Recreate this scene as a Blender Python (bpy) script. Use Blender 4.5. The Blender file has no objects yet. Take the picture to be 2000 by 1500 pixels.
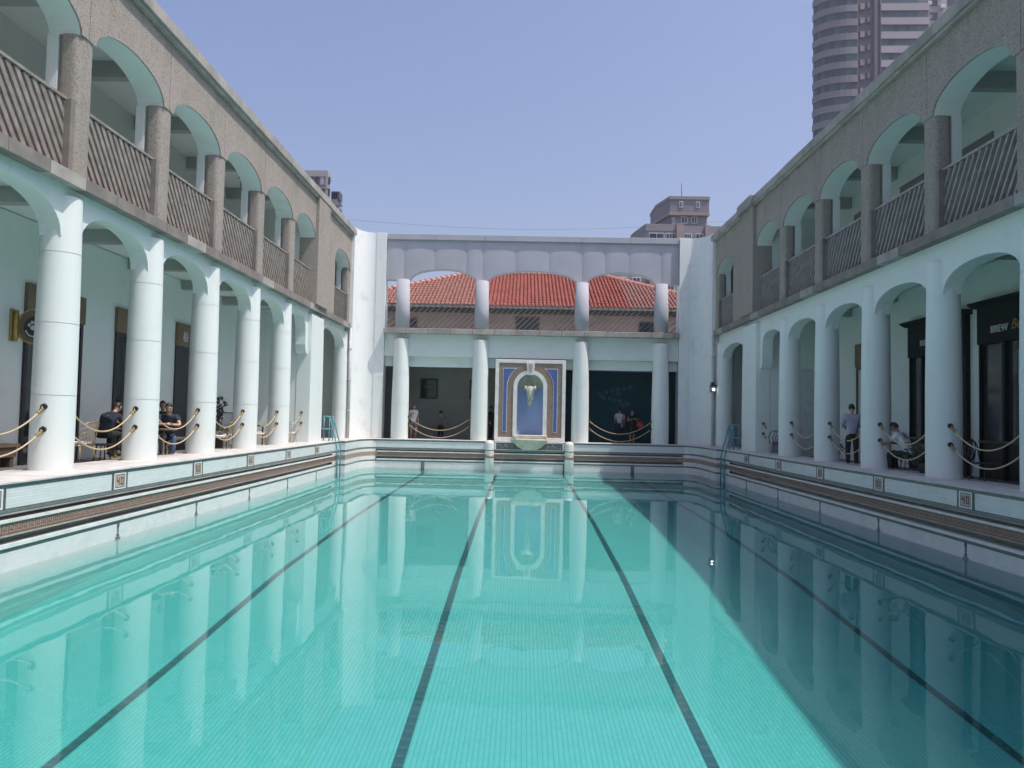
import bpy, bmesh, math, random
from mathutils import Matrix, Vector
rnd = random.Random(7)
S = bpy.context.scene
COL = S.collection
PI = math.pi

# ------------------------------------------------------------------ camera
cam = bpy.data.cameras.new('camera')
cam.sensor_width = 36.0
cam.lens = 27.0
cam.clip_start = 0.05
cam.clip_end = 4000
camo = bpy.data.objects.new('camera', cam)
COL.objects.link(camo)
camo.matrix_world = (Matrix.Translation((0, 0, 1.08)) @ Matrix.Rotation(.0142, 4, 'Z')
                     @ Matrix.Rotation(PI/2 + .0437, 4, 'X') @ Matrix.Rotation(.0211, 4, 'Z'))
S.camera = camo

# ------------------------------------------------------------------ light
SUN = Vector((1.0, -.36, 2.2)).normalized()
world = bpy.data.worlds.new('World')
S.world = world
world.use_nodes = True
wn = world.node_tree.nodes
wl = world.node_tree.links
wn.clear()
w_out = wn.new('ShaderNodeOutputWorld')
w_bg = wn.new('ShaderNodeBackground')
w_sky = wn.new('ShaderNodeTexSky')
w_sky.sky_type = 'NISHITA'
w_sky.sun_disc = False
w_sky.sun_elevation = math.asin(SUN.z)
w_sky.sun_rotation = math.radians(110)
w_sky.altitude = 20
w_sky.air_density = 1.3
w_sky.dust_density = 3.0
w_sky.ozone_density = 3.5
w_tint = wn.new('ShaderNodeMix')
w_tint.data_type = 'RGBA'
w_tint.blend_type = 'MULTIPLY'
w_tint.inputs['Factor'].default_value = 1.0
w_tint.inputs['B'].default_value = (1.17, 1.02, 1.11, 1)
w_bg.inputs['Strength'].default_value = .15
wl.new(w_sky.outputs[0], w_tint.inputs['A'])
wl.new(w_tint.outputs['Result'], w_bg.inputs[0])
wl.new(w_bg.outputs[0], w_out.inputs[0])

sun = bpy.data.lights.new('sun', 'SUN')
sun.energy = 4.3
sun.angle = math.radians(.53)
sun.color = (1.0, .96, .9)
suno = bpy.data.objects.new('sun', sun)
COL.objects.link(suno)
suno.rotation_euler = SUN.to_track_quat('Z', 'Y').to_euler()
suno.location = (30, -10, 60)

S.view_settings.view_transform = 'Standard'
S.view_settings.look = 'None'
S.view_settings.exposure = 0.0
S.view_settings.gamma = 1.0
S.view_settings.use_curve_mapping = False
S.cycles.max_bounces = 8
S.cycles.diffuse_bounces = 4
S.cycles.transparent_max_bounces = 12
S.cycles.caustics_reflective = False
S.cycles.caustics_refractive = False
S.cycles.use_denoising = True
S.cycles.volume_bounces = 0

# ------------------------------------------------------------------ materials
class NT:
    def __init__(self, name):
        self.m = bpy.data.materials.new(name)
        self.m.use_nodes = True
        self.n = self.m.node_tree.nodes
        self.l = self.m.node_tree.links
        self.b = self.n['Principled BSDF']
        self.out = self.n['Material Output']
        self.tc = self.n.new('ShaderNodeTexCoord')
    def new(self, t, **kw):
        x = self.n.new(t)
        for k, v in kw.items():
            setattr(x, k, v)
        return x
    def val(self, x, sock):
        if isinstance(x, (int, float)):
            sock.default_value = x
        elif isinstance(x, tuple):
            sock.default_value = x if len(x) == 4 else (*x, 1)
        else:
            self.l.new(x, sock)
    def math(self, op, a, b=0.0, c=None):
        x = self.new('ShaderNodeMath', operation=op)
        self.val(a, x.inputs[0]); self.val(b, x.inputs[1])
        if c is not None: self.val(c, x.inputs[2])
        return x.outputs[0]
    def mix(self, f, a, b, blend='MIX'):
        x = self.new('ShaderNodeMix', data_type='RGBA', blend_type=blend)
        self.val(f, x.inputs['Factor']); self.val(a, x.inputs['A']); self.val(b, x.inputs['B'])
        return x.outputs['Result']
    def noise(self, scale, detail=4, rough=.55, vec=None):
        x = self.new('ShaderNodeTexNoise')
        x.inputs['Scale'].default_value = scale
        x.inputs['Detail'].default_value = detail
        x.inputs['Roughness'].default_value = rough
        self.l.new(vec or self.tc.outputs['Object'], x.inputs['Vector'])
        return x.outputs['Fac']
    def ramp(self, f, a, b, lo=0.0, hi=1.0):
        x = self.new('ShaderNodeMapRange')
        self.val(f, x.inputs[0]); self.val(lo, x.inputs[1]); self.val(hi, x.inputs[2])
        x.inputs[3].default_value = a; x.inputs[4].default_value = b
        return x.outputs[0]
    def bump(self, h, strength=.3, dist=.01):
        x = self.new('ShaderNodeBump')
        x.inputs['Strength'].default_value = strength
        x.inputs['Distance'].default_value = dist
        self.l.new(h, x.inputs['Height'])
        self.l.new(x.outputs[0], self.b.inputs['Normal'])
    def xyz(self, out='Object'):
        x = self.new('ShaderNodeSeparateXYZ')
        self.l.new(self.tc.outputs[out], x.inputs[0])
        return x.outputs
    def scaled(self, sx, sy, sz):
        x = self.new('ShaderNodeMapping')
        x.inputs['Scale'].default_value = (sx, sy, sz)
        self.l.new(self.tc.outputs['Object'], x.inputs[0])
        return x.outputs[0]

def pm(name, c1, c2=None, scale=6.0, rough=.6, metal=0.0, bscale=None, bstr=.2, bdist=.01, lo=.35, hi=.65, spec=.5):
    t = NT(name)
    c2 = c2 or tuple(x*.85 for x in c1)
    f = t.ramp(t.noise(scale), 0, 1, lo, hi)
    t.l.new(t.mix(f, c1, c2), t.b.inputs['Base Color'])
    t.b.inputs['Roughness'].default_value = rough
    t.b.inputs['Metallic'].default_value = metal
    t.b.inputs['Specular IOR Level'].default_value = spec
    if bscale:
        t.bump(t.noise(bscale, 3), bstr, bdist)
    return t.m

def mat_white(name, amt=1.0, base=(.72, .765, .735), grime=(.60, .61, .58), bscale=(9, 9, 26)):
    t = NT(name)
    big = t.ramp(t.noise(1.3, 5), 0, 1, .56, .78)
    c = t.mix(t.math('MULTIPLY', big, .42*amt), base, grime)
    st = t.noise(1.0, 6, .7, t.scaled(5, 5, .5))
    c = t.mix(t.math('MULTIPLY', t.ramp(st, 0, 1, 0.57, .74), .34*amt), c, grime)
    t.l.new(c, t.b.inputs['Base Color'])
    t.b.inputs['Roughness'].default_value = .62
    t.b.inputs['Specular IOR Level'].default_value = .3
    h = t.noise(1.0, 5, .6, t.scaled(*bscale))
    t.bump(h, .26*amt, .011)
    return t.m

def mat_pebble(name, a, b, c, moss=(.17, .19, .12), mossamt=.35):
    t = NT(name)
    v = t.new('ShaderNodeTexVoronoi')
    v.inputs['Scale'].default_value = 62
    t.l.new(t.tc.outputs['Object'], v.inputs['Vector'])
    sp = t.new('ShaderNodeSeparateColor')
    t.l.new(v.outputs['Color'], sp.inputs[0])
    col = t.mix(t.ramp(sp.outputs[0], 0, 1, .25, .9), a, b)
    col = t.mix(t.ramp(sp.outputs[1], 0, 1, .84, .88), col, c)
    st = t.ramp(t.noise(1.0, 6, .65, t.scaled(1.4, 1.4, .6)), 0, 1, .50, .72)
    col = t.mix(t.math('MULTIPLY', st, mossamt), col, moss)
    col = t.mix(t.math('MULTIPLY', t.ramp(t.noise(.6, 3), 0, 1, .4, .7), .18), col, (.20, .18, .16))
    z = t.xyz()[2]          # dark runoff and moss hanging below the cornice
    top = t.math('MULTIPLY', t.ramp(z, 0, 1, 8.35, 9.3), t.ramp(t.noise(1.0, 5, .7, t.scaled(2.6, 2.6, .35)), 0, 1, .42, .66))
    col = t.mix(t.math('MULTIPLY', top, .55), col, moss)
    t.l.new(col, t.b.inputs['Base Color'])
    t.b.inputs['Roughness'].default_value = .85
    t.b.inputs['Specular IOR Level'].default_value = .2
    t.bump(v.outputs['Distance'], .5, .012)
    return t.m

def mat_tiles(name, c, joint, w, h, rough=.25, bstr=.12):
    t = NT(name)
    p = t.xyz()
    u = t.math('ADD', p[0], p[1])
    cv = t.new('ShaderNodeCombineXYZ')
    t.val(u, cv.inputs[0]); t.val(p[2], cv.inputs[1])
    br = t.new('ShaderNodeTexBrick')
    br.inputs['Scale'].default_value = 1
    br.inputs['Brick Width'].default_value = w
    br.inputs['Row Height'].default_value = h
    br.inputs['Mortar Size'].default_value = h*.07
    br.inputs['Color1'].default_value = (*c, 1)
    br.inputs['Color2'].default_value = (*[x*.93 for x in c], 1)
    br.inputs['Mortar'].default_value = (*joint, 1)
    t.l.new(cv.outputs[0], br.inputs['Vector'])
    col = t.mix(t.math('MULTIPLY', t.ramp(t.noise(2.2, 6), 0, 1, .52, .74), .35), br.outputs['Color'], tuple(x*.7 for x in c))
    t.l.new(col, t.b.inputs['Base Color'])
    t.b.inputs['Roughness'].default_value = rough
    t.bump(br.outputs['Fac'], bstr, .004)
    return t.m

def mat_guilloche(name, dark=(.085, .10, .105), light=(.42, .42, .38), period=.12, vertical=False):
    t = NT(name)
    p = t.xyz(); g = t.xyz('Generated')
    u = p[2] if vertical else t.math('ADD', p[0], p[1])
    s = t.math('MULTIPLY', t.math('SINE', t.math('MULTIPLY', u, 2*PI/period)), .24)
    gz = t.math('SUBTRACT', g[0] if vertical else g[2], .5)
    a = t.math('COMPARE', gz, s, .085)
    b = t.math('COMPARE', gz, t.math('MULTIPLY', s, -1), .085)
    m = t.math('MULTIPLY', t.math('MAXIMUM', a, b), .62)
    m = t.math('MULTIPLY', m, t.ramp(t.noise(14, 2), .45, 1, .3, .6))
    t.l.new(t.mix(m, dark, light), t.b.inputs['Base Color'])
    t.b.inputs['Roughness'].default_value = .35
    return t.m

def mat_mosaic(name, c1, c2, c3, scale=55):
    t = NT(name)
    v = t.new('ShaderNodeTexVoronoi')
    v.inputs['Scale'].default_value = scale
    v.inputs['Randomness'].default_value = .35
    t.l.new(t.tc.outputs['Object'], v.inputs['Vector'])
    sp = t.new('ShaderNodeSeparateColor')
    t.l.new(v.outputs['Color'], sp.inputs[0])
    c = t.mix(sp.outputs[0], c1, c2)
    c = t.mix(t.ramp(sp.outputs[2], 0, 1, .72, .76), c, c3)
    c = t.mix(t.math('MULTIPLY', t.ramp(t.noise(1.6, 4), 0, 1, .45, .7), .3), c, tuple(x*.6 for x in c1))
    t.l.new(c, t.b.inputs['Base Color'])
    t.b.inputs['Roughness'].default_value = .45
    t.bump(v.outputs['Distance'], .3, .004)
    return t.m

def mat_pool_floor():
    t = NT('pool_floor_tiles')
    p = t.xyz()
    fx = t.math('FRACT', t.math('DIVIDE', p[0], .052))
    line = t.math('LESS_THAN', fx, .22)
    cell = t.math('FLOOR', t.math('DIVIDE', p[0], .052))
    row = t.math('FLOOR', t.math('DIVIDE', p[1], .052))
    wn_ = t.new('ShaderNodeTexWhiteNoise')
    wn_.noise_dimensions = '2D'
    cv = t.new('ShaderNodeCombineXYZ')
    t.val(cell, cv.inputs[0]); t.val(row, cv.inputs[1])
    t.l.new(cv.outputs[0], wn_.inputs['Vector'])
    c = t.mix(wn_.outputs['Value'], (.47, .655, .64), (.55, .73, .715))
    c = t.mix(t.math('MULTIPLY', t.ramp(t.noise(.45, 5), 0, 1, .45, .75), .25), c, (.40, .55, .54))
    c = t.mix(t.math('MULTIPLY', line, .60), c, (.17, .38, .40))
    t.l.new(c, t.b.inputs['Base Color'])
    t.b.inputs['Roughness'].default_value = .5
    return t.m

def mat_water():
    t = NT('pool_water')
    t.n.remove(t.b)
    fr = t.new('ShaderNodeFresnel')
    fr.inputs['IOR'].default_value = 1.33
    gl = t.new('ShaderNodeBsdfGlossy')
    gl.inputs['Roughness'].default_value = 0.0
    tr = t.new('ShaderNodeBsdfTransparent')
    mx = t.new('ShaderNodeMixShader')
    bp = t.new('ShaderNodeBump')
    bp.inputs['Strength'].default_value = .62
    bp.inputs['Distance'].default_value = .005
    h1 = t.noise(1.0, 2, .5, t.scaled(1.1, .8, 1))
    h2 = t.noise(1.0, 3, .5, t.scaled(4.5, 3.2, 1))
    h = t.math('ADD', h1, t.math('MULTIPLY', h2, .11))
    t.l.new(h, bp.inputs['Height'])
    t.l.new(bp.outputs[0], gl.inputs['Normal'])
    t.l.new(fr.outputs[0], mx.inputs[0])
    t.l.new(tr.outputs[0], mx.inputs[1])
    t.l.new(gl.outputs[0], mx.inputs[2])
    t.l.new(mx.outputs[0], t.out.inputs['Surface'])
    va = t.new('ShaderNodeVolumeAbsorption')
    va.inputs['Color'].default_value = (.09, .86, .825, 1)
    va.inputs['Density'].default_value = .62
    vs_ = t.new('ShaderNodeVolumeScatter')
    vs_.inputs['Color'].default_value = (.55, .95, .92, 1)
    vs_.inputs['Density'].default_value = .10
    ad = t.new('ShaderNodeAddShader')
    t.l.new(va.outputs[0], ad.inputs[0]); t.l.new(vs_.outputs[0], ad.inputs[1])
    t.l.new(ad.outputs[0], t.out.inputs['Volume'])
    return t.m

def mat_emit(name, col, st):
    t = NT(name)
    t.b.inputs['Base Color'].default_value = (*col, 1)
    t.b.inputs['Emission Color'].default_value = (*col, 1)
    t.b.inputs['Emission Strength'].default_value = st
    return t.m

def mat_glass(name, col, rough=.08):
    t = NT(name)
    f = t.ramp(t.noise(.35, 2), 0, 1, .35, .65)
    t.l.new(t.mix(f, col, tuple(x*1.7+.01 for x in col)), t.b.inputs['Base Color'])
    t.b.inputs['Roughness'].default_value = rough
    t.b.inputs['Specular IOR Level'].default_value = .6
    return t.m

M = {}
M['white'] = mat_white('white_paint')
M['whitec'] = mat_white('white_column_paint', base=(.745, .785, .755), bscale=(7, 7, 34))
M['whiter'] = mat_white('rough_white_render', amt=1.5, base=(.79, .805, .785), grime=(.52, .53, .52), bscale=(8, 8, 13))
M['beam'] = pm('grey_beam_paint', (.40, .42, .40), (.34, .36, .34), 1.5, .7)
M['panel'] = pm('grey_panel', (.45, .455, .49), (.41, .415, .45), 1.2, .8, spec=.2)
M['pebble'] = mat_pebble('pebble_dash', (.41, .365, .318), (.345, .305, .265), (.19, .168, .15))
M['pebbled'] = mat_pebble('pebble_dash_column', (.39, .345, .30), (.335, .297, .258), (.20, .178, .158))
M['stone'] = pm('ledge_stone', (.255, .228, .20), (.18, .16, .145), 2.2, .85, bscale=30, bstr=.3)
M['stonelt'] = pm('light_ledge_stone', (.42, .39, .345), (.29, .27, .25), 2.0, .85, bscale=30, bstr=.3)
M['copes'] = pm('cornice_stone', (.40, .375, .335), (.27, .255, .23), 1.6, .85, bscale=22, bstr=.35)
M['wood'] = pm('weathered_timber', (.31, .27, .235), (.21, .18, .155), 5, .75, bscale=18, bstr=.3)
M['woodg'] = pm('grey_timber', (.36, .33, .315), (.26, .235, .22), 5, .75, bscale=18, bstr=.3)
M['wooddk'] = pm('dark_grey_timber', (.19, .165, .15), (.13, .112, .10), 5, .75, bscale=18, bstr=.3)
M['tile'] = mat_tiles('white_wall_tile', (.74, .76, .745), (.55, .57, .56), .42, .042)
M['tilep'] = mat_tiles('plain_white_tile', (.75, .74, .73), (.70, .69, .68), .16, .08)
M['border'] = mat_guilloche('dark_border_mosaic')
M['borderv'] = mat_guilloche('dark_vertical_mosaic', vertical=True)
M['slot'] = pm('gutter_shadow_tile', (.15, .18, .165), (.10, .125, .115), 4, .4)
M['lip'] = pm('white_lip_tile', (.80, .80, .78), (.66, .66, .62), 3, .35)
M['mosaic'] = mat_mosaic('brown_mosaic', (.27, .185, .14), (.20, .135, .10), (.36, .27, .20))
M['mosbg'] = mat_mosaic('beige_mosaic', (.37, .275, .215), (.30, .215, .165), (.42, .34, .27))
M['mospk'] = mat_mosaic('pinkish_mosaic', (.50, .40, .34), (.44, .35, .30), (.55, .46, .40))
M['key'] = mat_mosaic('red_brown_mosaic', (.25, .105, .08), (.19, .085, .065), (.30, .14, .105))
M['mosdk'] = mat_mosaic('charcoal_mosaic', (.10, .105, .105), (.075, .08, .08), (.14, .14, .14))
M['coping'] = pm('pool_coping', (.66, .635, .605), (.50, .48, .455), 2.6, .6, bscale=20, bstr=.15)
M['deck'] = pm('gallery_paving', (.17, .16, .155), (.12, .115, .11), 2.0, .7)
M['ground'] = pm('city_ground', (.20, .20, .19), (.14, .14, .13), .05, .9)
M['floor'] = mat_pool_floor()
M['lane'] = pm('navy_lane_tile', (.035, .055, .085), (.05, .075, .10), 14, .4)
M['lanem'] = pm('pale_lane_fleck', (.10, .15, .18), (.08, .12, .14), 14, .4)
M['water'] = mat_water()
M['gold'] = pm('aged_brass', (.46, .34, .13), (.36, .26, .10), 8, .38, metal=.75)
M['goldw'] = pm('gold_wire', (.42, .31, .16), (.33, .24, .12), 8, .45, metal=.4)
M['rope'] = pm('tan_rope', (.60, .49, .30), (.45, .36, .22), 60, .8, bscale=90, bstr=.6)
M['black'] = pm('black_iron', (.025, .026, .027), (.04, .04, .04), 9, .5)
M['teal'] = pm('teal_painted_steel', (.10, .30, .345), (.08, .25, .29), 8, .4)
M['cush'] = pm('white_cushion', (.78, .76, .74), (.70, .68, .66), 5, .85)
M['dark'] = pm('dark_interior', (.020, .021, .022), (.028, .029, .03), 3, .5)
M['shop'] = pm('black_green_shopfront', (.012, .019, .018), (.016, .024, .023), 3, .75, spec=.2)
M['glassd'] = mat_glass('dark_glass', (.018, .024, .026))
M['brown'] = pm('brown_header_board', (.20, .135, .085), (.16, .105, .065), 3, .6)
M['brownd'] = pm('dark_brown_frame', (.11, .075, .055), (.085, .06, .045), 3, .6)
M['doorl'] = pm('pale_door', (.50, .50, .46), (.44, .44, .41), 2, .6)
M['greywall'] = pm('grey_gallery_wall', (.40, .40, .37), (.34, .34, .32), 1.2, .8)
M['mural'] = pm('dark_teal_hoarding', (.018, .125, .155), (.014, .10, .125), .8, .7, spec=.2)
M['murall'] = pm('faint_star_print', (.07, .19, .215), (.05, .16, .185), 3, .6)
M['red'] = None
M['pipe'] = pm('grey_pipe', (.55, .56, .54), (.46, .47, .46), 4, .5)
M['blue'] = pm('blue_tile_inlay', (.085, .135, .36), (.065, .11, .31), 5, .35)
M['nblue'] = pm('niche_blue_paint', (.32, .42, .66), (.28, .375, .60), 1.5, .6)
M['cream'] = pm('carved_limestone', (.60, .57, .47), (.45, .43, .35), 4, .8, bscale=24, bstr=.4)
M['greenst'] = pm('mossy_carved_stone', (.50, .51, .42), (.36, .37, .30), 6, .8, bscale=24, bstr=.4)
M['lead'] = pm('letter_white', (.62, .62, .60), (.55, .55, .53), 4, .5)
M['letg'] = pm('letter_gold', (.33, .21, .10), (.27, .17, .08), 4, .5)
M['terra'] = pm('terracotta_tile', (.42, .118, .085), (.29, .085, .065), 1.4, .75)
M['terra3'] = pm('old_brown_terracotta', (.40, .20, .155), (.28, .145, .12), 2.6, .8)
M['terra2'] = pm('pale_terracotta_ridge', (.58, .27, .20), (.46, .20, .15), 3, .75)
M['house'] = pm('pink_brown_stucco', (.27, .215, .195), (.225, .18, .162), 1.2, .85)
M['eave'] = pm('dark_eave_timber', (.045, .042, .04), (.03, .03, .03), 3, .8)
M['tower'] = pm('mauve_tower_cladding', (.15, .138, .158), (.125, .115, .133), .1, .6)
M['towerc'] = pm('mauve_grey_spandrel', (.225, .21, .23), (.195, .18, .20), .15, .6)
M['towerl'] = pm('pale_tower_spandrel', (.37, .33, .345), (.33, .295, .31), .2, .6)
M['towerw'] = pm('pinkish_white_tower', (.42, .37, .38), (.36, .32, .33), .2, .7)
M['tglass'] = mat_glass('tower_teal_glass', (.02, .05, .058), .35)
M['tglassd'] = mat_glass('tower_dark_glass', (.010, .016, .024), .35)
M['conc'] = pm('mauve_concrete', (.29, .272, .285), (.25, .235, .248), .2, .8)
M['concd'] = pm('grey_mauve_concrete', (.25, .235, .255), (.22, .205, .225), .2, .8)
M['concp'] = pm('pink_concrete', (.36, .29, .27), (.31, .25, .235), .2, .8)
M['wframe'] = pm('white_window_frame', (.62, .62, .63), (.56, .56, .57), 1, .5)
M['skin'] = pm('skin', (.55, .33, .235), (.50, .29, .205), 9, .5)
M['skind'] = pm('tanned_skin', (.42, .245, .17), (.37, .21, .15), 9, .5)
M['hair'] = pm('black_hair', (.012, .010, .009), (.022, .019, .017), 40, .5)
M['navy'] = pm('navy_cotton', (.018, .022, .040), (.026, .031, .052), 9, .85)
M['denim'] = pm('blue_denim', (.075, .115, .20), (.055, .085, .15), 18, .85)
M['blackc'] = pm('black_cotton', (.016, .016, .018), (.024, .024, .026), 9, .85)
M['whitecl'] = pm('white_cotton', (.72, .72, .74), (.62, .62, .64), 9, .85)
M['lav'] = pm('lavender_shirt', (.42, .40, .50), (.36, .34, .43), 9, .85)
M['greycl'] = pm('grey_cotton', (.20, .20, .21), (.15, .15, .16), 9, .85)
M['redbag'] = pm('coral_red_leather', (.62, .075, .065), (.52, .06, .055), 9, .5)
M['shoe'] = pm('dark_shoe', (.03, .028, .027), (.045, .04, .038), 9, .5)
M['leaf'] = pm('dark_leaf', (.045, .085, .035), (.028, .055, .022), 9, .5)
M['leafb'] = pm('blackish_leaf', (.020, .032, .020), (.030, .045, .026), 9, .5)
M['pot'] = pm('dark_planter', (.045, .042, .038), (.06, .055, .05), 5, .7)
M['poster'] = pm('blue_grey_poster', (.17, .22, .26), (.13, .17, .21), 3, .6)
M['paper'] = pm('white_menu_card', (.70, .70, .74), (.64, .64, .68), 20, .7)
M['lamp'] = pm('grey_lamp_shade', (.30, .31, .31), (.24, .25, .25), 5, .5)
M['led'] = mat_emit('lit_floodlight', (1, .97, .92), 6)
M['acw'] = pm('old_air_conditioner', (.30, .28, .29), (.16, .15, .16), 4, .6)
M['louvre'] = pm('white_louvre', (.62, .64, .63), (.52, .54, .53), 4, .6)

# ------------------------------------------------------------------ mesh helpers
class MB:
    def __init__(self):
        self.v = []; self.f = []; self.sm = []
    def add(self, vs, fs, smooth=False):
        n = len(self.v)
        self.v += [tuple(p) for p in vs]
        for f in fs:
            self.f.append(tuple(i+n for i in f)); self.sm.append(smooth)
        return self
    def box(self, x0, x1, y0, y1, z0, z1):
        if x0 > x1: x0, x1 = x1, x0
        if y0 > y1: y0, y1 = y1, y0
        if z0 > z1: z0, z1 = z1, z0
        v = [(x0,y0,z0),(x1,y0,z0),(x1,y1,z0),(x0,y1,z0),(x0,y0,z1),(x1,y0,z1),(x1,y1,z1),(x0,y1,z1)]
        return self.add(v, [(0,3,2,1),(4,5,6,7),(0,1,5,4),(1,2,6,5),(2,3,7,6),(3,0,4,7)])
    def prism(self, poly, axis, a, b):
        """poly: 2-D outline; axis 'x': (y,z) pts, 'y': (x,z), 'z': (x,y)"""
        def P(p, t):
            return (t, p[0], p[1]) if axis == 'x' else ((p[0], t, p[1]) if axis == 'y' else (p[0], p[1], t))
        n = len(poly)
        vs = [P(p, a) for p in poly] + [P(p, b) for p in poly]
        fs = [tuple(range(n))[::-1], tuple(range(n, 2*n))]
        for i in range(n):
            j = (i+1) % n
            fs.append((i, j, n+j, n+i))
        return self.add(vs, fs)
    def lathe(self, prof, c, seg=24, a0=0, a1=2*PI, smooth=True, cap=True, sx=1, sy=1):
        full = abs(a1-a0-2*PI) < 1e-6
        k = seg if full else seg+1
        vs = []
        for r, z in prof:
            for i in range(k):
                a = a0+(a1-a0)*i/seg
                vs.append((c[0]+r*math.cos(a)*sx, c[1]+r*math.sin(a)*sy, c[2]+z))
        fs = []
        for j in range(len(prof)-1):
            for i in range(seg):
                i2 = (i+1) % k
                fs.append((j*k+i, j*k+i2, (j+1)*k+i2, (j+1)*k+i))
        self.add(vs, fs, smooth)
        if cap and full:
            n = len(self.v)-len(vs)
            self.f.append(tuple(n+i for i in range(k))[::-1]); self.sm.append(False)
            t = n+(len(prof)-1)*k
            self.f.append(tuple(t+i for i in range(k))); self.sm.append(False)
        return self
    def tube(self, path, r, seg=8, cap=True):
        pts = [Vector(p) for p in path]
        rs = r if isinstance(r, (list, tuple)) else [r]*len(pts)
        vs = []; fs = []
        up = Vector((0, 0, 1))
        prev = None
        for i, p in enumerate(pts):
            d = (pts[min(i+1, len(pts)-1)]-pts[max(i-1, 0)]).normalized()
            if prev is None:
                a = d.cross(up)
                if a.length < 1e-3: a = d.cross(Vector((1, 0, 0)))
                a.normalize()
            else:
                a = (prev-d*prev.dot(d))
                if a.length < 1e-4: a = d.orthogonal()
                a.normalize()
            prev = a
            b = d.cross(a)
            for k in range(seg):
                t = 2*PI*k/seg
                vs.append(p+a*(rs[i]*math.cos(t))+b*(rs[i]*math.sin(t)))
        for i in range(len(pts)-1):
            for k in range(seg):
                k2 = (k+1) % seg
                fs.append((i*seg+k, i*seg+k2, (i+1)*seg+k2, (i+1)*seg+k))
        self.add(vs, fs, True)
        if cap:
            n = len(self.v)-len(vs)
            self.f.append(tuple(n+k for k in range(seg))[::-1]); self.sm.append(False)
            t = n+(len(pts)-1)*seg
            self.f.append(tuple(t+k for k in range(seg))); self.sm.append(False)
        return self
    def ball(self, c, rx, ry=None, rz=None, seg=12, ring=8):
        ry = rx if ry is None else ry; rz = rx if rz is None else rz
        vs = [(c[0], c[1], c[2]-rz)]
        for j in range(1, ring):
            t = -PI/2+PI*j/ring
            for i in range(seg):
                a = 2*PI*i/seg
                vs.append((c[0]+rx*math.cos(t)*math.cos(a), c[1]+ry*math.cos(t)*math.sin(a), c[2]+rz*math.sin(t)))
        vs.append((c[0], c[1], c[2]+rz))
        fs = []
        for i in range(seg):
            fs.append((0, 1+(i+1) % seg, 1+i))
            L = 1+(ring-2)*seg
            fs.append((L+i, L+(i+1) % seg, len(vs)-1))
        for j in range(ring-2):
            for i in range(seg):
                a = 1+j*seg+i; b = 1+j*seg+(i+1) % seg
                fs.append((a, b, b+seg, a+seg))
        return self.add(vs, fs, True)
    def quad(self, a, b, c, d):
        return self.add([a, b, c, d], [(0, 1, 2, 3)])
    def bar(self, a, b, w, t, side=(0, 0, 1)):
        """square bar from a to b; w across 'side', t along the third axis"""
        a = Vector(a); b = Vector(b); d = (b-a).normalized(); s = Vector(side)
        s = (s-d*s.dot(d)).normalized(); u = d.cross(s)
        vs = []
        for p in (a, b):
            for i, j in ((-1, -1), (1, -1), (1, 1), (-1, 1)):
                vs.append(p+s*(w/2*i)+u*(t/2*j))
        return self.add(vs, [(3,2,1,0),(4,5,6,7),(0,1,5,4),(1,2,6,5),(2,3,7,6),(3,0,4,7)])
    def xf(self, mat):
        self.v = [tuple(mat @ Vector(p)) for p in self.v]
        return self

ORG = {}
MESHES = {}
def mesh_of(name, mb, mat, bevel=0.0, off=(0, 0, 0)):
    me = bpy.data.meshes.new(name)
    ox, oy, oz = off
    me.from_pydata([(x-ox, y-oy, z-oz) for x, y, z in mb.v], [], mb.f)
    me.polygons.foreach_set('use_smooth', mb.sm)
    bm = bmesh.new(); bm.from_mesh(me)
    if bevel > 0:
        es = [e for e in bm.edges if len(e.link_faces) == 2 and e.calc_face_angle(0) > .6]
        bmesh.ops.bevel(bm, geom=es, offset=bevel, segments=1, affect='EDGES', clamp_overlap=True)
    bmesh.ops.recalc_face_normals(bm, faces=bm.faces)
    bm.to_mesh(me); bm.free()
    if mat: me.materials.append(mat)
    me.update()
    return me

def part(name, mb, mat, parent=None, bevel=0.0, label=None, kind=None):
    off = ORG.get(parent.name, (0, 0, 0)) if parent else (0, 0, 0)
    me = mb if isinstance(mb, bpy.types.Mesh) else mesh_of(name, mb, mat, bevel, off)
    o = bpy.data.objects.new(name, me)
    COL.objects.link(o)
    if parent:
        o.parent = parent
        ORG[o.name] = off
    if label: o['label'] = label
    if kind: o['kind'] = kind
    return o

def thing(name, loc, label, cat, group=None, rz=0.0, org=None):
    """Empty at the base of a thing; parts are given in world coordinates unless org says local"""
    o = bpy.data.objects.new(name, None)
    o.empty_display_size = .2
    COL.objects.link(o)
    o.location = loc; o.rotation_euler = (0, 0, rz)
    ORG[o.name] = tuple(loc) if org is None else org
    o['label'] = label; o['category'] = cat
    if group: o['group'] = group
    return o

def setting(name, mb=None, mat=None):
    if mb is None:
        o = bpy.data.objects.new(name, None); COL.objects.link(o)
    else:
        o = part(name, mb, mat)
    o['kind'] = 'structure'
    return o

def dup(root, loc, rz=0.0, label=None):
    r = root.copy(); COL.objects.link(r)
    r.location = loc; r.rotation_euler = (0, 0, rz)
    if label: r['label'] = label
    for ch in list(root.children):
        c = ch.copy(); COL.objects.link(c); c.parent = r
        for g in list(ch.children):
            d = g.copy(); COL.objects.link(d); d.parent = c
    return r

def solo(name, mb, mat, label, cat, group=None, bevel=0.0):
    o = part(name, mb, mat, None, bevel)
    o['label'] = label; o['category'] = cat
    if group: o['group'] = group
    return o

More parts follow.
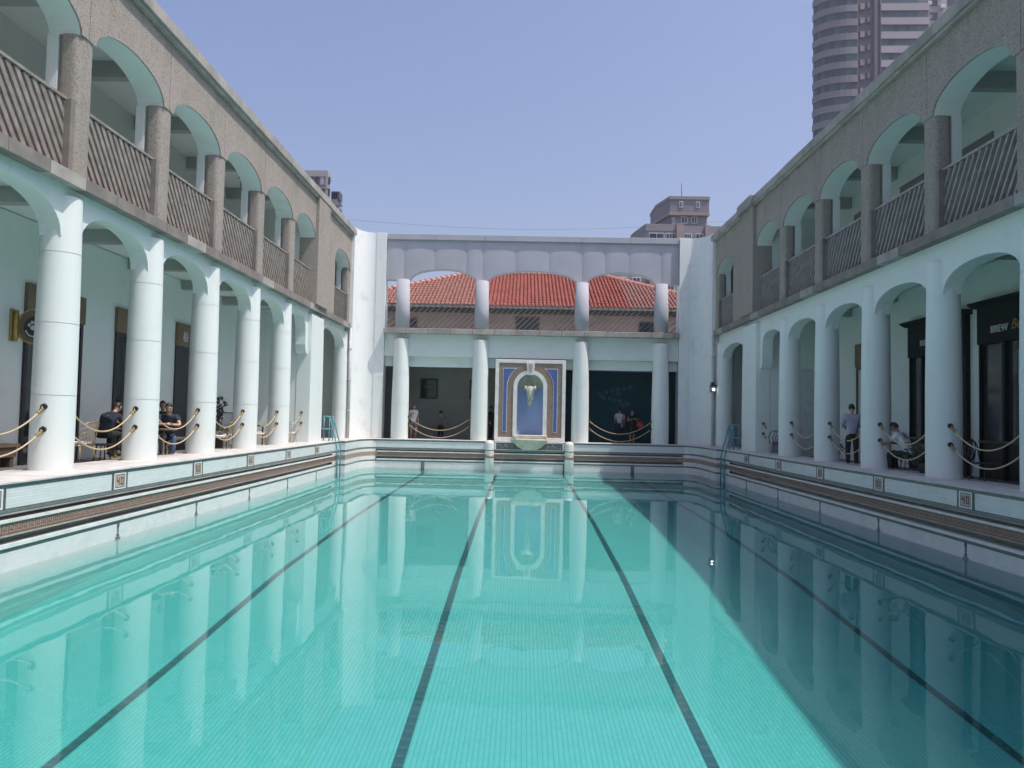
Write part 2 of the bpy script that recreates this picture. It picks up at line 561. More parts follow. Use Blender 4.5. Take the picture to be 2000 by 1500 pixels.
_txt = {}
def text_mb(s, size, depth, font_scale=1.0, shear=0.0):
    """letters as a mesh in the XZ plane, front toward -Y, origin bottom left"""
    key = (s, size, depth, shear)
    if key not in _txt:
        cu = bpy.data.curves.new('lettering', 'FONT')
        cu.body = s; cu.size = size; cu.extrude = depth/2; cu.resolution_u = 3
        cu.shear = shear
        o = bpy.data.objects.new('lettering', cu)
        COL.objects.link(o)
        dg = bpy.context.evaluated_depsgraph_get()
        dg.update()
        me = bpy.data.meshes.new_from_object(o.evaluated_get(dg))
        vs = [(v.co.x, -v.co.z, v.co.y) for v in me.vertices]
        fs = [tuple(p.vertices) for p in me.polygons]
        bpy.data.objects.remove(o); bpy.data.curves.remove(cu); bpy.data.meshes.remove(me)
        _txt[key] = (vs, fs)
    vs, fs = _txt[key]
    m = MB(); m.add(vs, fs)
    return m

for _s, _z, _d, _h in (('BREW', .235, .03, 0), ('Bea', .32, .02, .3), ('BIST', .215, .03, 0), ('\u76f8', .34, .02, 0)):
    text_mb(_s, _z, _d, shear=_h)

# ------------------------------------------------------------------ dimensions
CX = .34
def SX(side, d): return CX+side*d           # side -1 left, +1 right
HAZE = .0005
ZW = -1.281                                  # water level
COLY = [4.0, 7.1, 10.23, 13.35, 16.47, 19.6, 22.72, 25.86]
YP0, YP1 = 28.5, 30.15                       # pier
YC6 = 34.35                                  # last column
YEND = 35.9
ZG = -.10                                    # gallery floor
DB = 10.6                                    # gallery back wall offset
ZLB, ZLT = 4.96, 5.18                        # ledge
ZCB, ZCT = 9.25, 9.53                        # cornice
ZUS, ZUC = 7.68, 8.22                        # upper arch spring, crown

# ------------------------------------------------------------------ ground and pool
g = MB()
for (x0, x1, y0, y1) in ((-600, -7.9, -300, 1000), (8.6, 600, -300, 1000), (-7.9, 8.6, -300, -.1), (-7.9, 8.6, 35.5, 1000)):
    g.quad((x0, y0, -.36), (x1, y0, -.36), (x1, y1, -.36), (x0, y1, -.36))
setting('ground', g, M['ground'])

def pool_path(i):
    p = [(-7.34+i, .48+i), (-7.34+i, 31.0-i), (-7.12+i, 31.0-i), (-7.12+i, 33.2)]
    for k in range(1, 9):
        a = PI-PI/2*k/8
        p.append((-6.6+(.52-i)*math.cos(a), 33.2+(1.54-i)*math.sin(a)))
    q = [(2*CX-x, y) for x, y in p[::-1]]
    return p+q
def strip(mb, i, z0, z1, lo=None, hi=None, i2=None):
    P = pool_path(i); n = len(P)
    for k in range(n-1):
        a, b = P[k], P[k+1]
        mb.quad((a[0], a[1], z0), (b[0], b[1], z0), (b[0], b[1], z1), (a[0], a[1], z1))
    return mb
pool = setting('pool')
# the floor follows the depth seen through the water
FLOOR = [(.3, -2.55), (4, -2.36), (7.3, -2.20), (9.9, -2.05), (13.9, -1.77), (20, -1.57), (27, -1.49), (35, -1.43)]
def zfloor(y):
    for (a, za), (b, zb) in zip(FLOOR, FLOOR[1:]):
        if y <= b: return za+(zb-za)*(y-a)/(b-a)
    return FLOOR[-1][1]
fm = MB()
ys = [.3+i*34.7/60 for i in range(61)]
for a, b in zip(ys, ys[1:]):
    fm.quad((-7.5, a, zfloor(a)), (8.2, a, zfloor(a)), (8.2, b, zfloor(b)), (-7.5, b, zfloor(b)))
part('pool_floor', fm, M['floor'], pool)
for x in (-4.28, -1.10, 1.88, 4.97):
    lm = MB(); fl = MB()
    for a, b in zip(ys, ys[1:]):
        b = min(b, 34.72)
        lm.quad((x-.056, a, zfloor(a)+.006), (x+.056, a, zfloor(a)+.006), (x+.056, b, zfloor(b)+.006), (x-.056, b, zfloor(b)+.006))
    y = 1.0
    while y < 30:
        z = zfloor(y)+.011
        fl.quad((x-.05, y, z), (x+.05, y, z), (x+.05, y+.05, zfloor(y+.05)+.011), (x-.05, y+.05, zfloor(y+.05)+.011))
        y += .17
    ln = part('lane_line', lm, M['lane'], pool)
    part('lane_fleck', fl, M['lanem'], ln, kind='stuff')

part('white_tile_field', strip(strip(MB(), 0, -.375, -.082), 0, -2.7, -1.0), M['tile'], pool)
part('plain_tile_wall', strip(MB(), .004, -2.7, -1.0), M['tilep'], pool)
b = strip(MB(), .006, -.082, -.024)
part('border_band', b, M['border'], pool)
part('border_band', strip(MB(), .006, -.442, -.375), M['border'], pool)
part('border_band', strip(MB(), .006, -1.0, -.938), M['border'], pool)
part('mosaic_band', strip(MB(), .004, -.757, -.575), M['mosbg'], pool)
# slots, lips : left, right, back
def slot_runs():
    return [('x', -7.34, +1, .48, 29.8), ('x', 2*CX+7.34, -1, .48, 29.8), ('y', 34.74, -1, -6.55, 2*CX+6.55)]
fl = MB()   # flush white tile in the corners, where there is no gutter
P = pool_path(0.0)
for k in range(len(P)-1):
    a, b = P[k], P[k+1]
    if k == 0 or k == len(P)-2:
        a2, b2 = ((a[0], 29.8), b) if k == 0 else (a, (b[0], 29.8))
    elif abs(a[1]-34.74) < .01 and abs(b[1]-34.74) < .01:
        continue
    else:
        a2, b2 = a, b
    for z0, z1 in ((-.575, -.442), (-.938, -.757)):
        fl.quad((*a2, z0), (*b2, z0), (*b2, z1), (*a2, z1))
part('corner_tile', fl, M['tilep'], pool)
sl = MB(); lp = MB(); th = MB()
for ax, c, s, a, b in slot_runs():
    for zt, zb, zl in ((-.465, -.532, -.575), (-.778, -.882, -.938)):
        for kind in ('back', 'lip', 'thin'):
            d0, d1, z0, z1, m = {'back': (-.16, -.13, zb, zt, sl), 'lip': (-.16, .03, zl, zb, lp), 'thin': (-.16, .012, zt, zt+.022, th)}[kind]
            if ax == 'x': m.box(c+s*d0, c+s*d1, a, b, z0, z1)
            else: m.box(a, b, c+s*d0, c+s*d1, z0, z1)
        for e in (a, b):       # slot ends
            if ax == 'x': sl.box(c-s*.16, c-s*.001, e-.02, e+.02, zb, zt)
            else: sl.box(e-.02, e+.02, c-s*.16, c-s*.001, zb, zt)
part('gutter_slot', sl, M['slot'], pool)
part('gutter_lip', lp, M['lip'], pool)
part('gutter_edge', th, M['stonelt'], pool)
# greek key, each motif a few raised strips
km = MB()
def key_run(fn, a, b):
    u = a; w = .15
    zt, zb = -.592, -.742
    H = zt-zb; t = .02
    while u+w < b:
        for (u0, u1, v0, v1) in ((0, w, 0, t), (0, t, t, H), (t, w-.035, H-t, H), (w-.055, w-.035, .045, H-t), (.045, w-.055, .045, .045+t), (.045, .045+t, .065, H-.045)):
            fn(u+u0, u+u1, zb+v0, zb+v1)
        u += w
def q_left(a, b, z0, z1): km.quad((-7.332, a, z0), (-7.332, b, z0), (-7.332, b, z1), (-7.332, a, z1))
def q_right(a, b, z0, z1): km.quad((2*CX+7.332, a, z0), (2*CX+7.332, b, z0), (2*CX+7.332, b, z1), (2*CX+7.332, a, z1))
def q_back(a, b, z0, z1): km.quad((a, 34.732, z0), (b, 34.732, z0), (b, 34.732, z1), (a, 34.732, z1))
key_run(q_left, 5, 30.9); key_run(q_right, 5, 30.9); key_run(q_back, -6.5, 7.1)
part('greek_key', km, M['key'], pool, kind='stuff')
# coping ring
inner = pool_path(.03); outer = []
for x, y in inner:
    if y > 33.3: outer.append((max(-8.78, min(9.46, x*1.35-.12)), 36.2))
    else: outer.append((-8.78 if x < CX else 9.46, y))
cp = MB()
for k in range(len(inner)-1):
    a, b = inner[k], inner[k+1]; A, B = outer[k], outer[k+1]
    cp.quad((*a, 0), (*b, 0), (*B, 0), (*A, 0))
    cp.quad((*a, -.024), (*b, -.024), (*b, 0), (*a, 0))
    cp.quad((*A, -.4), (*B, -.4), (*B, 0), (*A, 0))
cp.quad((-8.78, 36.2, 0), (-8.78, 33.2, 0), (outer[4][0], 36.2, 0), (outer[4][0], 36.2, 0)) if False else None
cp.box(-8.78, 9.46, -4, .49, -.4, 0)
cp.box(-8.78, -8.2, 33.1, 36.2, -.3, -.003)
cp.box(8.9, 9.46, 33.1, 36.2, -.3, -.003)
part('coping', cp, M['coping'], pool)
pool_bk = MB()
pool_bk.box(-7.35, 8.03, .44, .47, -2.7, -.03)
part('near_wall', pool_bk, M['tile'], pool)
# depth / distance markers, each number panel with its digits
SEG = {'0': 'abcdef', '2': 'abged', '3': 'abcdg', '4': 'fgbc', '5': 'afgcd', '6': 'afgedc', '7': 'abc', '8': 'abcdefg'}
def digits(s, w, h, t):
    """mosaic block digits: list of rects (u0,u1,v0,v1) around 0"""
    R = []; dw = w*.40; gap = w*.2
    for k, ch in enumerate(s):
        u = -w/2+k*(dw+gap)
        box = {'a': (u, u+dw, h/2-t, h/2), 'd': (u, u+dw, -h/2, -h/2+t), 'g': (u, u+dw, -t/2, t/2),
               'f': (u, u+t, 0, h/2), 'b': (u+dw-t, u+dw, 0, h/2), 'e': (u, u+t, -h/2, 0), 'c': (u+dw-t, u+dw, -h/2, 0)}
        for c in SEG[ch]: R.append(box[c])
    return R
for side in (-1, 1):
    xf = SX(side, 7.68)
    for k, s in enumerate(('20', '30', '40', '50', '60', '70', '80')):
        y = 14.02+(k-2)*3.38
        zc = -.2285
        def put(mb, u0, u1, v0, v1, d):
            yy0, yy1 = (y+u0, y+u1)
            mb.box(xf-side*.002, xf-side*d, yy0, yy1, zc+v0, zc+v1)
        f = MB()
        for (a0, a1, b0, b1) in ((-.27, -.205, -.1465, .1465), (.205, .27, -.1465, .1465)): put(f, a0, a1, b0, b1, .009)
        mk = part('marker_border', f, M['mosdk'], pool)
        f = MB()
        for (a0, a1, b0, b1) in ((-.205, .205, .122, .146), (-.205, .205, -.146, -.122), (-.205, -.17, -.122, .122), (.17, .205, -.122, .122)): put(f, a0, a1, b0, b1, .012)
        part('marker_frame', f, M['lip'], mk)
        f = MB(); put(f, -.17, .17, -.122, .122, .007)
        part('marker_field', f, M['mosdk'], mk)
        f = MB(); put(f, -.15, .15, -.106, .106, .010)
        part('marker_field', f, M['mospk'], mk)
        f = MB()
        for (a0, a1, b0, b1) in digits(s, .23, .14, .026):
            if side < 0: put(f, a0, a1, b0, b1, .014)      # read along +Y on the left wall
            else: put(f, -a1, -a0, b0, b1, .014)
        part('marker_number', f, M['key'], mk)
        f = MB()
        put(f, -.035, .035, -1.06+.2285, -1.0+.2285, .016); put(f, -.028, .028, -1.25+.2285, -1.06+.2285, .012)
        put(f, -.05, .05, -1.225+.2285, -1.205+.2285, .014); put(f, -.085, .085, -1.27+.2285, -1.25+.2285, .016)
        part('lane_mark', f, M['borderv'], pool)
for x in (-4.45, -1.32, 1.95, 5.0):
    part('lane_mark', MB().box(x-.075, x+.075, 34.715, 34.735, -1.42, -.99), M['borderv'], pool)

wt = MB(); wt.box(-7.4, 8.08, .42, 34.8, -3.2, ZW)
setting('water', wt, M['water'])

# gallery paving round the pool, a step lower
dk = MB()
dk.quad((-14, -4, ZG), (-8.77, -4, ZG), (-8.77, 42, ZG), (-14, 42, ZG))
dk.quad((9.45, -4, ZG), (15, -4, ZG), (15, 42, ZG), (9.45, 42, ZG))
dk.quad((-8.77, 36.19, ZG), (9.45, 36.19, ZG), (9.45, 42, ZG), (-8.77, 42, ZG))
setting('paving', dk, M['deck'])

# ------------------------------------------------------------------ side arcades
def arch_pts(y0, y1, zs, zc, n=18, pw=2.2):
    """basket arch from (y0,zs) to (y1,zs)"""
    c = (y0+y1)/2; a = (y1-y0)/2
    pts = []
    for k in range(n+1):
        t = PI-PI*k/n
        cs, sn = math.cos(t), math.sin(t)
        pts.append((c+a*math.copysign(abs(cs)**(2/pw), cs), zs+(zc-zs)*abs(sn)**(2/pw)))
    return pts

def column_mb(z0, z1, r0, r1, joints, c, seg=28):
    m = MB(); pr = col_profile(z0, z1, r0, r1, ())
    def R(z):
        for (ra, za), (rb, zb) in zip(pr, pr[1:]):
            if z <= zb: return ra+(rb-ra)*(z-za)/(zb-za)
        return pr[-1][0]
    cuts = [z0]+list(joints)+[z1]
    for a, b in zip(cuts, cuts[1:]):
        lo = a+(.005 if a > z0 else 0); hi = b-(.005 if b < z1 else 0)
        zz = [lo]+[z for _, z in pr if lo+.02 < z < hi-.02]+[hi]
        m.lathe([(R(z), z) for z in zz], c, seg, cap=False)
        if b < z1: m.lathe([(R(b)-.006, b-.006), (R(b)-.006, b+.006)], c, seg, cap=False)
    m.lathe([(.001, z1+.02), (pr[-1][0]*.9, z1+.018), (pr[-1][0], z1)], c, seg, cap=False)
    return m
def col_profile(z0, z1, r0, r1, joints):
    zs = sorted(set([z0, z1]+[z0+(z1-z0)*k/10 for k in range(1, 10)]))
    pr = []
    def R(z):
        t = (z-z0)/(z1-z0)
        return r0+(r1-r0)*max(0, (t-.25)/.75)**1.6
    pts = []
    for z in zs: pts.append((R(z), z))
    for j in joints:
        pts += [(R(j)+.0, j-.012), (R(j)-.012, j-.006), (R(j)-.012, j+.006), (R(j), j+.012)]
    pts.sort(key=lambda p: p[1])
    return pts

ARC = {}
def arcade(side):
    word = 'left' if side < 0 else 'right'
    dy = .06 if side < 0 else -.06
    zs, zc, zpt = (4.08, 4.73, 4.80) if side < 0 else (3.86, 4.38, 4.56)
    lab = ('sunlit two-storey arcade with white columns along the left of the pool' if side < 0 else
           'shaded two-storey arcade with white columns along the right of the pool')
    A = thing('arcade_building', (SX(side, 9), 20, 0), lab, 'building', 'two-storey arcades facing each other over the pool')
    ARC[side] = A
    X = lambda d: SX(side, d)
    ys = [y+dy for y in COLY]
    # ground floor columns
    for y in ys+[YC6+dy*4]:
        c = column_mb(0, zpt, .352, .312, (1.30, 2.56, 3.8), (X(8.59), y, 0), 28)
        part('column', c, M['whitec'], A)
    # arcade wall with arches (front at d 8.42)
    d0, d1 = 8.42, 8.80
    def bay(y0, y1, r=.30):
        ap = arch_pts(y0+r, y1-r, zs, zc)
        poly = [(y0, ZLB), (y0, zs)]+ap+[(y1, zs), (y1, ZLB)]
        return poly
    for y0, y1 in zip(ys, ys[1:]):
        part('arcade_wall', MB().prism(bay(y0, y1), 'x', X(d0), X(d1)), M['white'], A)
    # bay with the corbel, running into the pier
    y0, y1 = ys[-1], YP0
    ap = arch_pts(y0+.30, y1-.0, zs, zc)
    ap = [p for p in ap if p[0] < y1-.42]
    s_curve = [(y1-.36, zs+.30), (y1-.30, zs+.12), (y1-.28, zs-.15), (y1-.28, zs-.45), (y1-.24, zs-.62), (y1-.14, zs-.74), (y1, zs-.80)]
    poly = [(y0, ZLB), (y0, zs)]+ap+s_curve+[(y1, ZLB)]
    part('arcade_wall', MB().prism(poly, 'x', X(d0), X(d1)), M['white'], A)
    # pier, cross wall, pilaster at its far end
    part('pier', MB().box(X(8.26), X(8.80), YP0, YP1, -.05, 4.80), M['white'], A, .012)
    part('pier', MB().box(X(d0), X(d1), YP0+.01, YP1+.2, 4.80, ZLB), M['white'], A)
    part('column', column_mb(0, zpt, .34, .312, (1.30, 2.56, 3.8), (X(8.59), YP1+.02, 0), 24), M['whitec'], A)
    part('cross_wall', MB().box(X(8.80), X(DB), YP0+.02, YP0+.27, ZG, ZLB), M['white'], A)
    y0, y1 = YP1+.02, YC6+dy*4
    part('arcade_wall', MB().prism(bay(y0, y1), 'x', X(d0), X(d1)), M['white'], A)
    part('arcade_wall', MB().box(X(d0), X(d1), y1, YEND, zs, ZLB), M['white'], A)
    # gallery shell
    part('back_wall', MB().box(X(DB), X(DB+.3), 2, YEND, ZG, ZLB), M['white'], A)
    part('back_wall', MB().box(X(DB), X(DB+.3), 2, YEND, 5.17, 8.75), M['white'], A)
    part('floor_slab', MB().box(X(d1), X(DB+.3), 2, YEND, 4.98, 5.16), M['white'], A)
    part('roof_slab', MB().box(X(8.3), X(DB+.5), 2, YEND, 8.72, 9.0), M['white'], A)
    part('end_wall', MB().box(X(8.45), X(DB+.3), 35.92, 36.2, ZG, 8.72), M['white'], A)
    for y in ys+[YP1+2.1]:
        part('ceiling_beam', MB().box(X(d1), X(DB), y-.13, y+.13, 4.70, 4.98), M['beam'], A)
        part('ceiling_beam', MB().box(X(8.75), X(DB), y-.12, y+.12, 8.36, 8.72), M['beam'], A)
    # ledge, block by block
    y = 2.0; k = 0
    while y < YEND-.05:
        y2 = min(y+1.04, YEND)
        part('ledge_block', MB().box(X(8.20), X(8.80), y+.006, y2-.006, ZLB+.002*(k % 2), ZLT), M['stone'] if k % 5 else M['stonelt'], A)
        y = y2; k += 1
    # upper storey: columns with inner white pilasters
    for y in ys+[34.5+dy]:
        sec = []
        for k in range(28):
            a = 2*PI*k/28
            sec.append((X(8.47)+.20*math.copysign(abs(math.cos(a))**.62, math.cos(a)), y+.262*math.copysign(abs(math.sin(a))**.62, math.sin(a))))
        uc = MB().prism(sec, 'z', ZLT, ZUS)
        part('upper_column', uc, M['pebbled'], A)
        part('rail_post', MB().box(X(8.30), X(8.60), y-.36, y-.24, ZLT, ZLT+1.3), M['stone'], A, .01)
        part('inner_pilaster', MB().box(X(8.66), X(8.86), y-.24, y+.24, 5.17, ZUS), M['white'], A)
    def upanel(y0, y1, r0=.22, r1=.22):
        ap = arch_pts(y0+r0, y1-r1, ZUS, ZUC, 22, 2.05)
        return [(y0, ZCB), (y0, ZUS)]+ap+[(y1, ZUS), (y1, ZCB)]
    edges = list(zip(ys, ys[1:]))+[(ys[-1], YP0), (YP1, 34.5+dy)]
    for n, (y0, y1) in enumerate(edges):
        r1 = .0 if n == len(edges)-2 else .22
        r0 = .0 if n == len(edges)-1 else .22
        if n == len(edges)-1:      # the narrow bay: its arch is small and stands against the last column
            ap = arch_pts(31.6, y1-.22, ZUS-.1, ZUC-.05)
            full = [(y0, ZCB), (y0, ZLT), (31.6, ZLT), (31.6, ZUS-.1)]+ap+[(y1, ZUS-.1), (y1, ZCB)]
        else:
            full = upanel(y0+.008, y1-.008, r0, r1)
        part('wall_panel', MB().prism(full, 'x', X(8.25), X(8.285)), M['pebble'], A)
        part('arch_soffit', MB().prism(full, 'x', X(8.286), X(8.84)), M['white'], A)
    part('wall_panel', MB().box(X(8.25), X(8.84), 34.5+dy, YEND, ZUS-.1, ZCB), M['pebble'], A)
    part('upper_pier', MB().box(X(8.12), X(8.84), YP0, YP1, ZLT, ZCB), M['pebble'], A, .01)
    part('upper_pier', MB().box(X(8.14), X(8.84), 35.2, YEND, ZLT, ZCB), M['pebbled'], A, .01)
    part('upper_cross_wall', MB().box(X(8.84), X(DB), YP0+.02, YP0+.27, 5.17, 8.72), M['white'], A)
    # cornice stones
    y = 2.0; k = 0
    while y < YEND:
        y2 = min(y+1.55, YEND)
        zt = ZCT+.012*((k*7) % 3-1)*.6
        part('cornice_stone', MB().box(X(8.09), X(8.95), y+.006, y2-.006, ZCB+.012, zt), M['copes'], A, .015)
        y = y2; k += 1
    part('cornice_bed', MB().box(X(8.15), X(8.90), 2, YEND, ZCB-.06, ZCB+.014), M['stonelt'], A)
    if side > 0:
        part('pier_cap', MB().box(X(7.98), X(8.97), YP0-.06, YP1+.06, ZCB-.05, ZCT+.05), M['copes'], A, .015)
    # pendant lamps under the upper ceiling, one per bay
    for y0, y1 in list(zip(ys, ys[1:])):
        yc = (y0+y1)/2+.3
        lm = part('ceiling_lamp', MB().lathe([(.17, 8.70), (.17, 8.72)], (X(9.6), yc, 0), 16), M['lamp'], A)
        part('lamp_shade', MB().lathe([(.075, 8.40), (.10, 8.46), (.10, 8.70)], (X(9.6), yc, 0), 14), M['lamp'], lm)
    return A
for sd in (-1, 1):
    arcade(sd)

# ------------------------------------------------------------------ doors and openings in the galleries
def opening(side, y0, y1, z0, z1, name, mat, frame=.10, fmat=None, header=None, depth=.05):
    A = ARC[side]; X = lambda d: SX(side, d)
    f = MB()
    f.box(X(DB), X(DB-depth), y0, y0+frame, z0, z1); f.box(X(DB), X(DB-depth), y1-frame, y1, z0, z1)
    f.box(X(DB), X(DB-depth), y0+frame, y1-frame, z1-frame, z1)
    d = part(name, f, fmat or M['brownd'], A)
    part('door_leaf', MB().box(X(DB), X(DB-.015), y0+frame, y1-frame, z0, z1-frame), mat, d)
    if header:
        part('header_board', MB().box(X(DB), X(DB-depth-.03), y0-.02, y1+.02, z1, z1+header), M['brown'], d)
    return d
opening(-1, 15.55, 17.6, ZG, 3.02, 'door', M['glassd'], .09, M['dark'], .62)
opening(-1, 19.05, 20.95, ZG, 3.02, 'door', M['glassd'], .09, M['dark'], .62)
opening(-1, 22.40, 24.3, ZG, 3.0, 'door', M['dark'], .09, M['dark'], .68)
t = text_mb('\u76f8', .34, .02); t.xf(Matrix.Translation((SX(-1, DB-.085), 22.72, 3.17)) @ Matrix.Rotation(PI/2, 4, 'Z'))
solo('sign_character', t, M['wframe'], 'pale character on the brown board over the gallery door', 'sign')
opening(1, 23.7, 25.25, ZG, 2.95, 'door', M['doorl'], .09, M['brownd'], .75)
opening(1, 31.2, 32.6, ZG, 2.7, 'door', M['glassd'], .10, M['dark'])
opening(-1, 31.2, 32.6, ZG, 2.7, 'door', M['glassd'], .10, M['dark'])
# upper doors on the right gallery, windows behind the last bays
for y in COLY[2:]:
    o = opening(1, y+1.45, y+2.75, 5.17, 8.05, 'upper_door', M['dark'], .26, M['concd'], depth=.03)
# arched pale recess on the right cross wall
ap = [(10.0, ZG), (10.0, 2.85)]+[(x, z) for x, z in arch_pts(10.0, 10.9, 2.85, 3.12)]+[(10.9, ZG)]
part('arched_panel', MB().prism(ap, 'y', YP0-.01, YP0+.04), M['louvre'], ARC[1])
# louvred window on the upper cross walls
for sd in (-1, 1):
    A = ARC[sd]
    w = part('louvre_window', MB().box(SX(sd, 9.15), SX(sd, 9.75), YP0-.03, YP0+.03, 5.5, 6.9), M['dark'], A)
    for k in range(6):
        part('louvre', MB().box(SX(sd, 9.17), SX(sd, 9.73), YP0-.07, YP0-.035, 5.56+k*.23, 5.68+k*.23), M['louvre'], w)
    # barred window in the back wall of the narrow bay
    w = part('barred_window', MB().box(SX(sd, DB), SX(sd, DB-.02), 31.9, 34.9, 5.3, 8.0), M['tglassd'], A)
    for k in range(7):
        part('bar', MB().box(SX(sd, DB-.02), SX(sd, DB-.05), 31.95+k*.48, 32.0+k*.48, 5.3, 8.0), M['wframe'] if sd < 0 else M['concp'], w)
    for k in range(5):
        part('bar', MB().box(SX(sd, DB-.025), SX(sd, DB-.06), 31.9, 34.9, 5.5+k*.55, 5.55+k*.55), M['wframe'] if sd < 0 else M['concp'], w)

# ------------------------------------------------------------------ balcony railings
def railing(name, origin, rz, L, label, spacing=.215, lean=.66, w=.05, deep=.075, mat='wood', h=1.33, group='slanted timber balcony railings'):
    """local frame: x along the railing, z up; slats lean toward +x at the foot"""
    R = thing(name, origin, label, 'railing', group, rz, org=(0, 0, 0))
    part('top_rail', MB().box(0, L, -.06, .06, h-.05, h), M[mat], R)
    part('bottom_rail', MB().box(0, L, -.05, .05, .03, .08), M[mat], R)
    zt, zb = h-.05, .08
    n = int((L+lean)/spacing)
    for k in range(n+1):
        xt = -lean*.0+k*spacing-lean+.02
        xt0, xb0 = xt, xt+lean
        a = [xb0, zb]; b = [xt0, zt]
        if b[0] < .02:
            if a[0] <= .06: continue
            f = (.02-a[0])/(b[0]-a[0]); b = [.02, zb+(zt-zb)*f]
        if a[0] > L-.02:
            if b[0] >= L-.06: continue
            f = (L-.02-b[0])/(a[0]-b[0]); a = [L-.02, zt+(zb-zt)*f]
        if abs(a[1]-b[1]) < .08: continue
        part('slat', MB().bar((a[0], 0, a[1]), (b[0], 0, b[1]), deep, w, (0, 1, 0)), M[mat], R)
    return R
nth = ['nearest', 'second nearest', 'third', 'fourth', 'fifth', 'farthest']
for sd, word, mt in ((-1, 'left', 'wood'), (1, 'right', 'woodg')):
    dy = -.06*sd
    ys = [y+dy for y in COLY[2:]]+[YP0]
    for k, (a, b) in enumerate(zip(ys, ys[1:])):
        railing('balcony_railing', (SX(sd, 8.46), a+.25, ZLT), PI/2, b-a-.25-(.27 if k < 5 else .02),
                f'{nth[k]} slanted timber balcony railing on the {"sunlit left" if sd < 0 else "shaded right"} gallery', mat=mt,
                w=.095 if sd < 0 else .05, lean=.95 if sd < 0 else .72)
    railing('balcony_railing', (SX(sd, 8.46), 31.62, ZLT), PI/2, 2.6,
            f'short timber balcony railing past the broad pier on the {word} gallery', mat=mt, spacing=.16)

# ------------------------------------------------------------------ back building
B = thing('end_building', (CX, 36, 0), 'white end building with three open arches above and four columns facing the pool', 'building')
BX = [-5.68, -1.99, 2.67, 6.36]
YB = 35.6
for x in BX:
    part('column', column_mb(0, 4.62, .40, .335, (1.6, 3.0), (x, YB, 0), 24), M['whitec'], B)
    part('upper_column', MB().lathe([(.335, 5.15), (.335, 6.0), (.30, 7.41)], (x, YB+.03, 0), 22), M['panel'], B)
    part('upper_column_base', MB().lathe([(.25, 5.09), (.30, 5.15)], (x, YB+.03, 0), 22), M['stonelt'], B)
XL, XR = -6.5, 7.18
yw = YB+.12
ap = []
def barch(x0, x1, zs, zc): return arch_pts(x0, x1, zs, zc, 22, 2.0)
poly = [(XL, 9.36), (XL, 7.42)]+barch(BX[0]+.30, BX[1]-.28, 7.42, 7.95)+barch(BX[1]+.28, BX[2]-.28, 7.42, 7.95)+barch(BX[2]+.28, BX[3]-.30, 7.42, 7.95)+[(XR, 7.42), (XR, 9.36)]
part('arch_wall', MB().prism(poly, 'y', yw, yw+.35), M['panel'], B)
# bowed cladding panels over the arch wall, between the seams
def clad(x0, x1):
    m = MB(); n = 10; ztop = 8.98
    arches = [(BX[0]+.30, BX[1]-.28), (BX[1]+.28, BX[2]-.28), (BX[2]+.28, BX[3]-.30)]
    def zb(x):
        for a, b in arches:
            if a < x < b:
                c = (a+b)/2; h = (b-a)/2
                return 7.42+.53*math.sqrt(max(0, 1-((x-c)/h)**2))
        return 7.42
    vs = []; fs = []
    for k in range(n+1):
        t = k/n; x = x0+(x1-x0)*t
        bow = .032*(1-(2*t-1)**2)**.6 if 0 < t < 1 else 0
        top = ztop+.0*t
        vs += [(x, yw-.004-bow, zb(x)+.004), (x, yw-.004-bow*.85, top-.10), (x, yw-.004, top+.28)]
    for k in range(n):
        for j in range(2):
            fs.append((k*3+j, (k+1)*3+j, (k+1)*3+j+1, k*3+j+1))
    m.add(vs, fs, True)
    return m
seams = [-6.48, -5.68, -4.25, -2.75, -1.99, -.45, 1.12, 2.67, 3.75, 4.85, 6.36, 7.16]
for a, b in zip(seams, seams[1:]):
    part('cladding_panel', clad(a+.012, b-.012), M['panel'], B)
x = XL
for k in range(6):
    x2 = XL+(XR-XL)*(k+1)/6
    part('cornice_stone', MB().box(x+.006, x2-.006, yw-.10, yw+.42, 9.33, 9.60), M['panel'], B, .01)
    x = x2
# ledge
x = XL; k = 0
while x < XR-.02:
    x2 = min(x+1.03, XR)
    part('ledge_block', MB().box(x+.008, x2-.008, YB-.36, YB+.6, 4.88, 5.12-.012*(k % 3 == 1)), M['stonelt'], B, .012)
    x = x2; k += 1
part('spandrel_wall', MB().box(XL, XR, YB+.06, YB+.30, 3.84, 4.88), M['white'], B)
part('lintel_beam', MB().box(XL, XR, YB+.32, YB+.62, 3.38, 4.86), M['white'], B)
part('terrace_slab', MB().box(-9.2, 9.9, YB+.62, 40.5, 4.86, 5.08), M['white'], B)
part('gallery_wall', MB().box(-8.5, .9, 39.3, 39.6, ZG, 4.86), M['greywall'], B)
part('gallery_wall', MB().box(.9, 9.2, 39.45, 39.6, ZG, 4.86), M['greywall'], B)
for xx in (-8.4, 9.1):
    part('gallery_wall', MB().box(xx-.1, xx+.1, 36.2, 39.6, ZG, 4.86), M['greywall'], B)
for xx in (-4.6, -3.0, 4.0, 5.2):
    part('ceiling_beam', MB().box(xx-.12, xx+.12, YB+.62, 39.3, 4.55, 4.86), M['greywall'], B)
part('ceiling_panel', MB().box(-6.4, 7.1, 36.6, 39.2, 3.52, 3.56), M['greywall'], B)
for a, b in ((-5.25, -4.35), (-2.72, -1.8)):
    w = part('window', MB().box(a, b, 39.22, 39.3, 1.95, 2.98), M['dark'], B)
    part('window_pane', MB().box(a+.07, b-.07, 39.20, 39.225, 2.02, 2.91), M['glassd'], w)
    part('window_bar', MB().box(a+.2, b-.25, 39.185, 39.21, 2.55, 2.575), M['lamp'], w)
